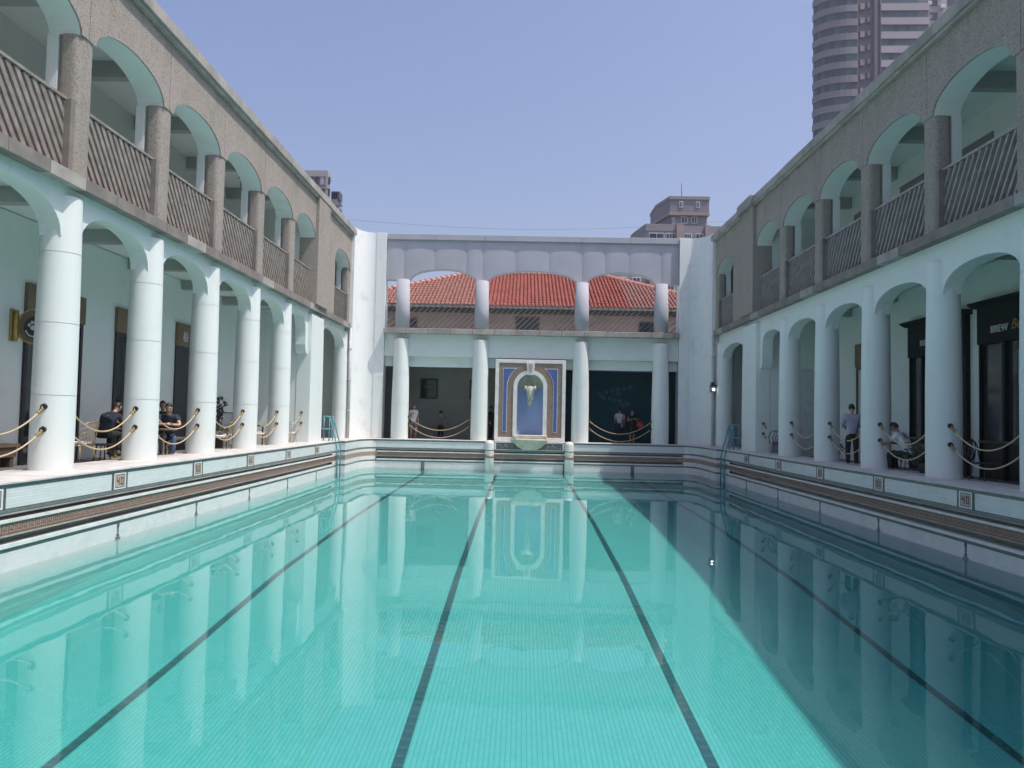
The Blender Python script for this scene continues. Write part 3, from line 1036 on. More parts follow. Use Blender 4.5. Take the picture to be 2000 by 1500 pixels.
# curved white corner walls
for sd in (-1, 1):
    def pt(r, k, n=10):
        a = PI-PI/2*k/n
        x = -6.98+(.80-r)*math.cos(a); y = 34.55+(1.02-r)*math.sin(a)
        return (x if sd < 0 else 2*CX-x, y)
    out = [pt(0, k) for k in range(11)]
    m = MB(); vs = []; fs = []
    ext = [(SX(sd, 8.12), 34.55+.0)] if False else []
    flat = [(SX(sd, 6.86), 35.57)]
    line = out+flat
    back = [(SX(sd, 6.86), 36.3), (SX(sd, 8.4), 36.3), (SX(sd, 8.4), 34.55)]
    loop = line+back
    m.prism(loop if sd < 0 else loop[::-1], 'z', 0.0, 9.60)
    part('corner_wall', m, M['whiter'], B)
    part('corner_fillet', MB().box(SX(sd, 6.84), SX(sd, 7.30), 35.545, 35.60, 0.0, 9.605), M['whiter'], B, .008)
# slanted thin back railings
xs = [(XL+.05, BX[0]-.3), (BX[0]+.3, BX[1]-.3), (BX[1]+.3, BX[2]-.3), (BX[2]+.3, BX[3]-.3), (BX[3]+.3, XR-.05)]
lb = ['narrow slanted railing beside the curved white corner on the left of the end terrace', 'slanted bar railing under the left arch of the end terrace',
      'slanted bar railing under the middle arch of the end terrace', 'slanted bar railing under the right arch of the end terrace',
      'narrow slanted railing beside the stained corner on the right of the end terrace']
for (a, b), l in zip(xs, lb):
    R = railing('terrace_railing', (b, YB+.25, 5.12), PI, b-a, l, spacing=.265, lean=1.12, w=.042, deep=.05, mat='wooddk', h=1.22, group='slanted terrace railings of the end building')

# ------------------------------------------------------------------ fountain niche
NX, NY = .345, 35.32
F = thing('wall_fountain', (NX, NY, 0), 'tall white framed mosaic fountain niche with a stone ram head and basin', 'fountain')
yf = NY
fm = MB()
W, Zt = 1.62, 3.76
fm.box(NX-W, NX-W+.16, yf, yf+.34, 0, Zt); fm.box(NX+W-.16, NX+W, yf, yf+.34, 0, Zt)
fm.box(NX-W+.16, NX+W-.16, yf, yf+.34, Zt-.16, Zt); fm.box(NX-W+.16, NX+W-.16, yf, yf+.34, 0, .18)
part('frame', fm, M['lip'], F, .012)
R0, ZS = .60, 2.50
# mosaic field with the arch cut out
arch_o = [(NX+R0*1.3*math.cos(PI*k/24), ZS+R0*1.3*math.sin(PI*k/24)) for k in range(25)]
poly = [(NX-W+.16, .18), (NX-W+.16, Zt-.16), (NX+W-.16, Zt-.16), (NX+W-.16, .18), (NX+R0*1.3, .18)]+arch_o+[(NX-R0*1.3, .18)]
part('mosaic_field', MB().prism(poly, 'y', yf+.03, yf+.30), M['mosaic'], F)
# white arch band round the niche
arch_i = [(NX+R0*math.cos(PI*k/24), ZS+R0*math.sin(PI*k/24)) for k in range(25)]
poly = [(NX+R0*1.3, .18)]+arch_o+[(NX-R0*1.3, .18), (NX-R0, .18)]+arch_i[::-1]+[(NX+R0, .18)]
part('arch_band', MB().prism(poly, 'y', yf-.005, yf+.28), M['lip'], F)
# blue inlays with white outline
for s in (-1, 1):
    rb = 1.06
    def blue(g):
        pts = [(NX+s*(1.26-g), .42+g), (NX+s*(1.26-g), 3.36-g)]
        x_in = math.sqrt(max(0, (rb+g)**2-(3.36-g-ZS)**2))
        a0 = math.atan2(3.36-g-ZS, x_in)
        for k in range(9):
            a = a0*(1-k/8)
            pts.append((NX+s*(rb+g)*math.cos(a), ZS+(rb+g)*math.sin(a)))
        pts.append((NX+s*(rb+g), .42+g))
        return pts if s > 0 else pts[::-1]
    ol = part('inlay_outline', MB().prism(blue(0), 'y', yf+.018, yf+.04), M['lip'], F)
    part('blue_inlay', MB().prism(blue(.022), 'y', yf+.010, yf+.03), M['blue'], ol)
# niche: half cylinder, blue, shell head
m = MB(); n = 16
vs = []; fs = []
for z in (.30, ZS):
    for k in range(n+1):
        a = PI*k/n
        vs.append((NX+R0*math.cos(a), yf+.1+.52*math.sin(a), z))
for k in range(n): fs.append((k, k+1, n+1+k+1, n+1+k))
m.add(vs, fs, True)
part('niche_wall', m, M['nblue'], F)
m = MB(); vs = []; fs = []
NR = 9
for j in range(NR+1):
    e = PI/2*j/NR
    for k in range(29):
        a = PI*k/28
        fl_ = 1-.07*abs(math.sin(a*6.5))*math.cos(e*.6)
        vs.append((NX+R0*math.cos(a)*1.0*(math.cos(e)*fl_ if 0 < k < 28 else math.cos(e)), yf+.1+.52*math.sin(a)*math.cos(e)*fl_, ZS+R0*math.sin(e)*.985))
for j in range(NR):
    for k in range(28):
        fs.append((j*29+k, j*29+k+1, (j+1)*29+k+1, (j+1)*29+k))
m.add(vs, fs, False)
part('shell_hood', m, M['greenst'], F)
m = MB(); m.prism([(NX-.20, 3.66), (NX+.20, 3.66), (NX+.13, 3.06), (NX-.13, 3.06)], 'y', yf-.05, yf+.2)
ks = part('keystone', m, M['lip'], F, .012)
m = MB(); m.prism([(NX-.10, 3.56), (NX+.10, 3.56), (NX+.07, 3.18), (NX-.07, 3.18)], 'y', yf-.065, yf-.045)
part('keystone_inset', m, M['stonelt'], ks)
# ram head: lofted skull, curled horns, ears, beard
m = MB()
sec = [(.10, 2.56, .17, .18), (.03, 2.50, .225, .22), (-.01, 2.36, .21, .23), (-.04, 2.18, .165, .22), (-.06, 2.02, .135, .19), (-.05, 1.92, .128, .17), (0, 1.85, .10, .12), (.08, 1.82, .04, .05)]
vs = []; fs = []
for yy, z, rx, ry in sec:
    for k in range(14):
        a = 2*PI*k/14
        vs.append((NX+rx*math.cos(a), yf+.18+yy+ry*math.sin(a), z))
for j in range(len(sec)-1):
    for k in range(14):
        fs.append((j*14+k, j*14+(k+1) % 14, (j+1)*14+(k+1) % 14, (j+1)*14+k))
fs += [tuple(range(14)), tuple(range((len(sec)-1)*14, len(sec)*14))]
m.add(vs, fs, True)
for s in (-1, 1):
    m.ball((NX+s*.075, yf-.02, 1.98), .036, .04, .034)        # nostril bumps
    m.ball((NX+s*.13, yf+.02, 2.36), .055, .05, .04)           # brows
rh = part('ram_head', m, M['greenst'], F)
for s in (-1, 1):
    path = []
    for k in range(15):
        a = -.3+k*.42
        r = .135-.0070*k
        path.append((NX+s*(.20+.006*k), yf+.05-r*math.cos(a)*.85, 2.42+r*math.sin(a)))
    part('horn', MB().tube(path, [.062-.0038*k for k in range(15)], 8), M['greenst'], rh)
    part('eye', MB().ball((NX+s*.14, yf-.0, 2.31), .028), M['cream'], rh)
m = MB()
for k in range(9):
    a = rnd.uniform(-1, 1)
    x0 = NX+a*.13
    m.tube([(x0*.8+NX*.2, yf+.04, 1.94), (x0*.7+NX*.3, yf+.02, 1.78), (NX+(x0-NX)*.3, yf+.05, 1.66-.16*(1-abs(a)))], [.042, .036, .008], 6)
part('beard', m, M['greenst'], rh)
# basin
sh = MB(); prof = [(.02, -.40), (.30, -.36), (.55, -.24), (.72, -.08), (.80, .06), (.82, .12), (.74, .12), (.70, .05)]
vs = []; fs = []
K = 36
for r, z in prof:
    for k in range(K+1):
        a = PI+PI*k/K
        rr = r*(1+.025*math.cos(a*18))
        vs.append((NX+.02+rr*math.cos(a), 34.75+.60*rr*math.sin(a), z))
for j in range(len(prof)-1):
    for k in range(K):
        fs.append((j*(K+1)+k, j*(K+1)+k+1, (j+1)*(K+1)+k+1, (j+1)*(K+1)+k))
sh.add(vs, fs, True)
sh.prism([(NX+.02+.70*math.cos(PI+PI*k/20), 34.75+.41*math.sin(PI+PI*k/20)) for k in range(21)], 'z', .0, .07)
bs = part('basin', sh, M['cream'], F)
part('basin_rim', MB().box(NX-.74, NX+.80, 34.86, yf+.10, .14, .30), M['cream'], F, .03)
part('basin_rim', MB().box(NX-.64, NX+.68, 34.6, yf+.10, .02, .14), M['cream'], F, .02)
# dark mosaic panel under the basin, on the pool wall
pn = part('mosaic_panel', MB().box(NX-1.55, NX+1.55, 34.700, 34.731, -.385, -.03), M['mosdk'], F)
ol = MB()
for (a, b, c, d) in ((-1.55, 1.55, -.06, -.035), (-1.55, 1.55, -.385, -.365), (-1.55, -1.5, -.365, -.06), (1.5, 1.55, -.365, -.06), (-1.64, -1.61, -.44, -.03), (1.61, 1.64, -.44, -.03)):
    ol.box(NX+a, NX+b, 34.69, 34.702, c, d)
part('panel_outline', ol, M['lip'], pn)
fk = MB()
for k in range(46):
    s = rnd.choice((-1, 1)); x = NX+s*rnd.uniform(.72, 1.44); z = rnd.uniform(-.33, -.10)
    a = rnd.uniform(0, PI); l = rnd.uniform(.02, .05)
    fk.bar((x-l*math.cos(a), 34.697, z-l*math.sin(a)*.7), (x+l*math.cos(a), 34.697, z+l*math.sin(a)*.7), .014, .006, (0, 1, 0))
part('white_fleck', fk, M['lip'], pn, kind='stuff')
# the two rounded posts either side
for x, l in ((-1.44, 'rounded white post left of the fountain basin at the pool edge'), (2.14, 'rounded white post right of the fountain basin at the pool edge')):
    P_ = thing('pool_post', (x, 34.62, -1.3), l, 'post', 'rounded posts flanking the fountain')
    part('shaft', MB().lathe([(.205, -2.2), (.205, -.12), (.19, -.04), (.13, .02), (.05, .045), (.0, .05)], (x, 34.62, 0), 22), M['lip'], P_)
    part('dark_ring', MB().lathe([(.208, -.43), (.208, -.385)], (x, 34.62, 0), 22), M['stone'], P_)
    part('dark_ring', MB().lathe([(.208, -.755), (.208, -.60)], (x, 34.62, 0), 22), M['mosbg'], P_)

# ------------------------------------------------------------------ red roofed house behind the terrace
H = thing('tiled_house', (.3, 46, 0), 'house with a red barrel-tiled hip roof seen through the end arches', 'house')
HX0, HX1, HY0, HY1 = -9.2, 10.0, 40.1, 52.0
part('wall', MB().box(HX0, HX1, HY0, HY1, 0, 6.9), M['house'], H)
EX0, EX1, EY0, EZ = -10.4, 11.2, 39.6, 6.86
RY, RZ, RXa, RXb = 46.2, 9.75, -3.3, 4.6
part('eave', MB().prism([(EY0+.06, EZ-.02), (EY0+.06, EZ-.12), (EY0+.08, EZ-.34), (HY0+.4, EZ-.34), (HY0+.4, EZ+.3)], 'x', EX0+.2, EX1-.2), M['eave'], H)
part('gutter', MB().box(EX0+.1, EX1-.1, EY0-.03, EY0+.07, EZ-.12, EZ-.03), M['woodg'], H)
base = MB()
for tri in ([(EX0, EY0, EZ), (EX1, EY0, EZ), (RXb, RY, RZ), (RXa, RY, RZ)], [(EX1, 2*RY-EY0, EZ), (EX0, 2*RY-EY0, EZ), (RXa, RY, RZ), (RXb, RY, RZ)]):
    base.quad(*tri)
base.add([(EX0, EY0, EZ), (RXa, RY, RZ), (EX0, 2*RY-EY0, EZ)], [(0, 1, 2)])
base.add([(EX1, EY0, EZ), (EX1, 2*RY-EY0, EZ), (RXb, RY, RZ)], [(0, 1, 2)])
roof = part('roof', base, M['terra'], H)
# barrel tiles: half round courses running up the front slope
tl = MB(); tl2 = MB()
sl_len = math.hypot(RY-EY0, RZ-EZ); uy, uz = (RY-EY0)/sl_len, (RZ-EZ)/sl_len
pitch, course, rr = .205, .50, .084
x = EX0+.15
while x < EX1-.1:
    if x < RXa: lim = sl_len*(x-EX0)/(RXa-EX0)
    elif x > RXb: lim = sl_len*(EX1-x)/(EX1-RXb)
    else: lim = sl_len
    u = -.05
    while u < lim-.08:
        u2 = min(u+course+.03, lim+.02)
        j = rnd.uniform(-.012, .012)
        vs = []; fs = []
        for (uu, r, dz) in ((u, rr*1.05, .062), (u2, rr*.80, .0)):
            for k in range(6):
                a = PI*k/5
                h = r*math.sin(a)+dz
                vs.append((x+j+r*math.cos(a), EY0+uy*uu-uz*h, EZ+uz*uu+uy*h))
        for k in range(5): fs.append((k, k+1, 6+k+1, 6+k))
        fs.append((0, 1, 2, 3, 4, 5))
        (tl if -2.6 < x-rnd.uniform(-.05, .05) < 5.4 else tl2).add(vs, fs, True)
        u += course
    x += pitch
part('roof_tile', tl, M['terra'], roof, kind='stuff')
part('old_roof_tile', tl2, M['terra3'], roof, kind='stuff')
part('ridge_cap', MB().box(-1.6, 2.6, 46.9, 47.6, 9.3, 10.25), M['eave'], H)
rg = MB()
def ridge(a, b, n):
    a = Vector(a); b = Vector(b)
    for k in range(n):
        p = a+(b-a)*k/n; q = a+(b-a)*(k+1.12)/n
        rg.tube([p+Vector((0, 0, .05)), q+Vector((0, 0, .02))], [.15, .12], 8)
ridge((EX0, EY0, EZ), (RXa, RY, RZ), 26); ridge((EX1, EY0, EZ), (RXb, RY, RZ), 26); ridge((RXa, RY, RZ), (RXb, RY, RZ), 24)
part('ridge_tile', rg, M['terra2'], roof, kind='stuff')
for a, b, z0, z1 in ((-.45, .8, 5.2, 6.35), (-6.6, -5.6, 5.3, 6.2), (6.0, 7.0, 5.3, 6.2)):
    w = part('window', MB().box(a, b, HY0-.05, HY0, z0, z1), M['brownd'], H)
    part('window_pane', MB().box(a+.06, b-.06, HY0-.07, HY0-.045, z0+.06, z1-.06), M['glassd'], w)

# ------------------------------------------------------------------ far buildings
def pane_grid(parent, spots, mat_fn, name='window'):
    """spots: list of (centre, width, height, direction angle about z); shared unit mesh"""
    for c, w, h, az in spots:
        m = mat_fn()
        key = ('pane', m.name)
        if key not in MESHES:
            MESHES[key] = mesh_of('window_pane', MB().box(-.5, .5, -.06, .06, -.5, .5), m)
        o = bpy.data.objects.new(name, MESHES[key])
        COL.objects.link(o); o.parent = parent
        off = ORG[parent.name]
        o.location = (c[0]-off[0], c[1]-off[1], c[2]-off[2]); o.scale = (w, 1, h); o.rotation_euler = (0, 0, az)
        ORG[o.name] = (0, 0, 0)

# right-hand round-cornered tower
T = thing('high_rise_tower', (80, 176, 0), 'tall mauve high-rise with ribbon windows and a rounded corner, above the right arcade', 'tower')
TY = 168.0
cx0, cy0, rx, ry = 72.9, 173.2, 8.0, 4.8
def tp(k, n=10, off=0.0):
    a = PI+PI/2*k/n
    return (cx0+(rx+off)*math.cos(a), cy0+(ry+off)*math.sin(a))
curve = [tp(k) for k in range(11)]
body = [(75.5, 199)]+curve+[(73.0, 168.4), (73.0, 169.6), (77.7, 169.6), (77.7, 168.0), (88.2, 167.6), (88.2, 168.8), (102, 168.8), (102, 200)]
part('tower_wall', MB().prism(body, 'z', 0, 110), M['tower'], T)
zrow0 = 93.05
sp = []; sp2 = []
bands = MB()
for r in range(-3, 14):
    z = zrow0-3.2*r
    if z > 108: continue
    # curved side: dark panes with a protruding spandrel between rows
    for k in range(10):
        a0, a1 = tp(k), tp(k+1)
        c = ((a0[0]+a1[0])/2, (a0[1]+a1[1])/2, z-.8)
        w = math.hypot(a1[0]-a0[0], a1[1]-a0[1])
        if r >= -1 and r < 11:
            sp.append((c, w*.94, 1.55, math.atan2(a1[1]-a0[1], a1[0]-a0[0])))
    ring_o = [tp(k, 10, .25) for k in range(11)]
    ring_i = [tp(k, 10, -.1) for k in range(11)]
    bands.prism(ring_o+ring_i[::-1], 'z', z-3.2+.02, z-1.65)
    # flat side
    if -1 <= r < 9:
        for k in range(8):
            sp2.append(((78.35+1.22*k+.5, 167.95-.035*k, z-.8), 1.12, 1.6, -.03))
    fb = part('spandrel', MB().prism([(77.7, 168.0), (77.75, 167.6), (88.2, 167.2), (88.2, 167.7)], 'z', z-3.2, z-1.62), M['towerl'], T) if -1 <= r < 9 else None
part('curved_spandrel', bands, M['towerc'], T)
pane_grid(T, sp, lambda: M['tglassd'] if rnd.random() < .6 else M['tglass'])
pane_grid(T, sp2, lambda: M['tglass'] if rnd.random() < .7 else M['tglassd'])
part('corner_rib', MB().box(76.9, 77.6, 168.8, 169.8, 0, 110), M['towerl'], T)
part('side_wing', MB().box(88.25, 104, 168.2, 175, 0, 112), M['towerw'], T)
wp = []
for r in range(-2, 5):
    z = zrow0-3.2*r
    wp += [((89.6, 168.15, z-.9), 1.7, 1.7, 0), ((93.6, 168.15, z-.9), 1.7, 1.7, 0), ((97.5, 168.15, z-.9), 1.7, 1.7, 0)]
    part('air_conditioner', MB().box(90.8, 91.9, 167.4, 168.2, z-2.5, z-1.7).box(88.0, 88.8, 167.4, 168.2, z-1.8, z-1.0), M['wframe'] if r % 2 else M['acw'], T)
pane_grid(T, wp, lambda: M['tglassd'])
for r in range(-1, 8):
    z = zrow0-3.2*r-.4
    a = part('air_conditioner', MB().box(73.7, 74.7, 168.9, 169.6, z-1.9, z-.6), M['acw'], T)
    a = part('air_conditioner', MB().box(75.3, 76.1, 169.0, 169.6, z-1.5, z-.3), M['acw'], T)
    part('bracket', MB().bar((73.6, 168.9, z-2.1), (76.2, 168.9, z-1.5), .12, .12).bar((75.9, 168.9, z-2.3), (76.3, 168.9, z+.3), .1, .1), M['black'], T)

# mid-distance block with a rooftop storey
K_ = thing('apartment_block', (26, 122, 0), 'mauve apartment block with a rooftop tower rising behind the right end of the end building', 'building')
part('wall', MB().prism([(17.2, 124), (18.6, 118), (46, 118), (46, 136), (17.2, 136)], 'z', 0, 31.3), M['conc'], K_)
part('parapet', MB().prism([(17.4, 124), (18.5, 117.9), (23.2, 117.9), (23.2, 119), (19, 119), (18.4, 124)], 'z', 30.4, 31.5), M['conc'], K_)
part('pilaster', MB().box(23.2, 24.3, 117.4, 118.2, 0, 31.5), M['concp'], K_)
part('pilaster', MB().box(27.6, 28.3, 117.4, 118.2, 0, 31.3), M['concp'], K_)
part('rooftop_storey', MB().prism([(21.2, 123), (22.4, 118.3), (28.0, 118.3), (28.0, 128), (21.2, 128)], 'z', 31.3, 33.2), M['concd'], K_)
part('rooftop_storey', MB().prism([(20.9, 123), (22.2, 117.9), (28.25, 117.9), (28.25, 128.3), (20.9, 128.3)], 'z', 33.0, 35.75), M['concd'], K_)
part('cornice', MB().prism([(20.8, 123), (22.1, 117.75), (28.3, 117.75), (28.3, 128.4), (20.8, 128.4)], 'z', 35.35, 35.85), M['conc'], K_)
part('cornice', MB().prism([(20.8, 123), (22.1, 117.75), (28.3, 117.75), (28.3, 128.4), (20.8, 128.4)], 'z', 32.9, 33.35), M['concp'], K_)
part('antenna', MB().tube([(24.4, 120, 35.8), (24.4, 120, 38.6)], .05, 6), M['black'], K_)
def window(parent, x0, x1, y, z0, z1, n=2):
    w = part('window', MB().box(x0, x1, y-.10, y+.1, z0, z1), M['wframe'], parent)
    s = (x1-x0-.12)/n
    for k in range(n):
        part('window_pane', MB().box(x0+.12+s*k, x0+s*(k+1), y-.14, y-.08, z0+.13, z1-.13), M['tglassd'] if k % 2 == 0 else M['tglass'], w)
window(K_, 23.6, 24.2, 117.9, 34.1, 35.1); window(K_, 26.2, 26.8, 117.9, 34.1, 35.1)
window(K_, 22.6, 23.1, 118.3, 31.6, 32.6); window(K_, 24.0, 25.0, 118.3, 31.7, 32.8); window(K_, 25.6, 26.5, 118.3, 31.7, 32.8)
for z in (28.6, 25.3, 22.0, 18.7):
    window(K_, 19.0, 21.4, 117.98, z, z+1.5, 2); window(K_, 21.6, 23.1, 117.98, z, z+1.5, 3)
    window(K_, 24.5, 25.6, 117.98, z+.2, z+1.5, 3); window(K_, 26.2, 27.4, 117.98, z+.2, z+1.5, 2); window(K_, 28.6, 31.0, 117.98, z, z+1.5, 3)
    window(K_, 31.8, 34, 117.98, z, z+1.5, 3)
# a lower block nearer, seen through the right arch
K2 = thing('brown_block', (16, 92, 0), 'brown flats with white window rails seen through the right arch above the red roof', 'building')
part('wall', MB().box(8.4, 26, 90, 100, 0, 19.0), M['conc'], K2)
part('wall_bay', MB().box(14.6, 16.2, 89.3, 90.2, 0, 19.0), M['concp'], K2)
for z in (16.4, 13.6):
    for x in (9.2, 11.0, 12.6, 16.6, 18.2, 20.0, 22.4):
        window(K2, x, x+1.0, 89.95, z, z+1.5, 2)
part('white_rail', MB().bar((12.4, 89.2, 16.0), (14.2, 89.2, 16.0), .15, .15).bar((12.4, 89.2, 15.2), (14.2, 89.2, 15.2), .12, .12).bar((12.5, 89.2, 15.0), (12.5, 89.2, 16.1), .12, .12).bar((14.1, 89.2, 15.0), (14.1, 89.2, 16.1), .12, .12), M['wframe'], K2)
# far left building pair
K3 = thing('balcony_tower', (-56, 204, 0), 'far pale-roofed tower with dark balconies above the left arcade cornice', 'tower')
part('wall', MB().box(-66, -52.9, 200, 203, 0, 63.6), M['concd'], K3)
part('roof_slab', MB().box(-66.5, -52.6, 199.4, 203.5, 63.6, 65.2), M['towerl'], K3)
part('corner_post', MB().box(-53.2, -52.6, 199.4, 200.2, 0, 63.7), M['towerl'], K3)
for r in range(5):
    z = 60.6-3.1*r
    part('floor_slab', MB().box(-66, -52.5, 199.3, 200.1, z-.25, z+.1), M['conc'], K3)
pane_grid(K3, [((-57.2+1.55*k, 199.9, 62.6-3.1*r), 1.1, 2.0, 0) for r in range(5) for k in range(4)], lambda: rnd.choice([M['wframe'], M['tglassd'], M['eave']]))
K4 = thing('dark_tower', (-50.5, 206, 0), 'far dark grey tower with ladder-like balconies beside the pale-roofed one', 'tower')
part('wall', MB().box(-52.6, -50.9, 203.6, 207, 0, 60.5), M['concd'], K4)
part('roof_box', MB().box(-52.6, -50.4, 203.6, 207, 58.8, 60.9), M['tglassd'], K4)
for r in range(9):
    part('balcony', MB().box(-50.95, -49.7, 203.2, 204.6, 57.0-1.5*r, 57.4-1.5*r).box(-49.85, -49.7, 203.2, 203.4, 57.0-1.5*r, 58.3-1.5*r), M['concd'], K4)
cab = MB()
cab.tube([(-16+34*k/24, 60, 16.6-.9*math.sin(PI*k/24)+.02*k) for k in range(25)], 0.008, 5)
solo('overhead_cable', cab, M['black'], 'thin overhead cable crossing the sky above the end building', 'cable')

# ------------------------------------------------------------------ air
hz = NT('city_haze')
hz.n.remove(hz.b)
pv = hz.new('ShaderNodeVolumePrincipled')
pv.inputs['Color'].default_value = (.80, .86, .95, 1)
pv.inputs['Density'].default_value = HAZE
pv.inputs['Anisotropy'].default_value = .35
hz.l.new(pv.outputs[0], hz.out.inputs['Volume'])
ho = part('haze', MB().box(-620, 620, -320, 1020, -4.6, 125), hz.m)
ho['kind'] = 'stuff'
# ------------------------------------------------------------------ ropes between columns
def rope(p0, p1, sag, label, group):
    """p0, p1: hook points on the column faces"""
    p0 = Vector(p0); p1 = Vector(p1)
    R = thing('rope', tuple(p0), label, 'rope', group)
    d = (p1-p0); n = 22
    pts = []
    for k in range(n+1):
        t = .055+.89*k/n
        p = p0+d*t; p.z -= sag*(1-(2*t-1)**2)
        pts.append(p)
    part('rope_strand', MB().tube(pts, .0145, 8), M['rope'], R)
    for e, q, s in ((p0, pts[0], 0), (p1, pts[-1], 1)):
        u = (d.normalized())*(1 if s == 0 else -1)
        t2 = (pts[1]-pts[0]).normalized() if s == 0 else (pts[-2]-pts[-1]).normalized()
        # wall plate and ring
        ring = MB()
        b = e-u*.02
        ring.tube([b, b+u*.035], [.062, .05], 12)
        nrm = u; a1 = Vector((0, 0, 1)); a2 = nrm.cross(a1).normalized()
        loop = [e+u*.05+a1*(.045*math.cos(2*PI*i/12)-.01)+u*(.045*math.sin(2*PI*i/12)) for i in range(13)]
        ring.tube(loop, .011, 6, cap=False)
        part('eye_ring', ring, M['black'], R)
        cl = MB()
        c0 = q-t2*.11
        cl.tube([c0, c0+t2*.03, c0+t2*.032, c0+t2*.11, c0+t2*.112, c0+t2*.15], [.03, .036, .027, .027, .036, .03], 10)
        cl.tube([e+u*.06, c0+t2*.01], .014, 6)
        part('brass_thimble', cl, M['gold'], R)
    return R
ordn = ['nearest', 'second', 'third', 'fourth', 'fifth', 'sixth']
for sd in (-1, 1):
    dy = -.06*sd
    ys = [y+dy for y in COLY[1:]]
    w = 'left' if sd < 0 else 'right'
    for k, (a, b) in enumerate(zip(ys, ys[1:])):
        if k == 0: continue
        for lvl, z, sg in (('upper', 1.10, .46), ('lower', .71, .42)):
            rope((SX(sd, 8.54), a+.345, z), (SX(sd, 8.54), b-.345, z), sg,
                 f'{lvl} tan rope slung between columns in the {ordn[k-1]} roped bay along the {"sunlit left" if sd < 0 else "shaded right"} arcade', 'ropes slung between the columns')
    if sd < 0:
        for lvl, z, sg in (('upper', 1.10, .42), ('lower', .71, .38)):
            rope((SX(sd, 8.56), ys[-1]+.345, z), (SX(sd, 8.56), YP0+.0, z), sg, f'{lvl} tan rope running to the white cross wall of the left arcade', 'ropes slung between the columns')
    else:
        for lvl, z in (('upper', 1.05), ('lower', .68)):
            h = MB(); h.tube([(SX(sd, 8.56), YP0+.02, z), (SX(sd, 8.56), YP0-.03, z)], [.06, .05], 12)
            R = thing('rope_hook', (SX(sd, 8.56), YP0, z), f'{lvl} dark hook with a hanging clip on the shaded cross wall', 'hook', 'hooks without a rope')
            part('eye_ring', h, M['black'], R)
            part('clip', MB().tube([(SX(sd, 8.56), YP0-.03, z), (SX(sd, 8.60), YP0-.07, z-.10), (SX(sd, 8.65), YP0-.07, z-.17)], [.02, .03, .022], 8), M['gold'], R)
for a, b, w in ((0, 1, 'left'), (2, 3, 'right')):
    for lvl, z, sg in (('upper', 1.02, .60), ('lower', .68, .60)):
        rope((BX[a]+.39, YB-.05, z), (BX[b]-.39, YB-.05, z), sg, f'{lvl} pale rope across the {w} opening of the end building', 'ropes across the end building openings')

# ------------------------------------------------------------------ ladders, pipes, floodlight
for sd, l in ((-1, 'teal steel pool ladder with handrails in the sunlit left corner'), (1, 'teal steel pool ladder with handrails in the shaded right corner')):
    Ld = thing('pool_ladder', (SX(sd, 7.7), 30.6, 0), l, 'ladder', 'teal ladders at the far corners')
    for y in (30.25, 30.8):
        X = lambda d: SX(sd, d)
        part('handrail', MB().tube([(X(8.3), y, .97), (X(7.97), y, .97), (X(7.92), y, .93), (X(7.66), y, -.05), (X(7.60), y, -.35), (X(7.60), y, -1.95)], .026, 8), M['teal'], Ld)
        part('mid_rail', MB().tube([(X(8.3), y, .47), (X(7.95), y, .47)], .024, 8), M['teal'], Ld)
        part('post', MB().tube([(X(7.93), y, .95), (X(7.94), y, -.01)], .026, 8), M['teal'], Ld)
        part('post', MB().tube([(X(8.3), y, .97), (X(8.3), y, -.01)], .026, 8), M['teal'], Ld)
    for z in (-.45, -.75, -1.05, -1.35, -1.65):
        part('rung', MB().box(SX(sd, 7.57), SX(sd, 7.64), 30.25, 30.8, z-.015, z+.015), M['teal'], Ld)
for sd, l in ((-1, 'grey rainwater pipe in the sunlit left corner'), (1, 'grey rainwater pipe in the shaded right corner')):
    P_ = thing('rainwater_pipe', (SX(sd, 8.2), 34.45, 0), l, 'pipe', 'rainwater pipes in the far corners')
    part('pipe', MB().tube([(SX(sd, 8.17), 34.48, .0), (SX(sd, 8.17), 34.48, ZLB)], .07, 12), M['pipe'], P_)
    for z in (1.2, 2.6, 4.0):
        part('pipe_clip', MB().tube([(SX(sd, 8.17), 34.48, z), (SX(sd, 8.17), 34.48, z+.06)], .085, 12), M['pipe'], P_)
fl_ = thing('floodlight', (8.45, 34.2, 2.5), 'small lit floodlight on the grey pipe in the shaded right corner', 'light')
part('housing', MB().box(8.33, 8.57, 34.12, 34.38, 2.38, 2.66), M['lamp'], fl_, .02)
part('hood', MB().box(8.31, 8.59, 34.0, 34.36, 2.66, 2.70), M['black'], fl_)
part('bracket', MB().box(8.40, 8.50, 34.2, 34.5, 2.68, 2.84), M['black'], fl_)
part('lamp_lens', MB().tube([(8.45, 34.12, 2.51), (8.45, 34.09, 2.50)], [.06, .05], 14), M['led'], fl_)
# spout stubs under the ledge
for sd in (-1, 1):
    pass

# ------------------------------------------------------------------ signs and shopfronts
SG = thing('round_sign', (-10.2, 15.2, 2.4), 'round brass hanging sign with a paw emblem, half behind the nearest left column', 'sign')
yy = 15.2; xc = -9.83; zc = 2.70
part('bracket', MB().box(-10.26, -10.20, yy-.10, yy+.10, zc-.30, zc+.34).tube([(-10.2, yy, zc+.20), (-10.05, yy, zc+.20)], .035, 8).tube([(-10.2, yy, zc-.20), (-10.05, yy, zc-.20)], .035, 8).tube([(-10.17, yy-.03, zc-.28), (-10.17, yy-.03, zc+.30)], .05, 10), M['gold'], SG)
ring = MB(); ring.tube([(xc+.30*math.cos(2*PI*k/40), yy, zc+.33*math.sin(2*PI*k/40)) for k in range(41)], .032, 8, cap=False)
part('rim', ring, M['gold'], SG)
d = MB(); d.prism([(xc+.29*math.cos(2*PI*k/36), zc+.32*math.sin(2*PI*k/36)) for k in range(36)], 'y', yy-.03, yy+.03)
dsk = part('disc', d, M['brown'], SG)
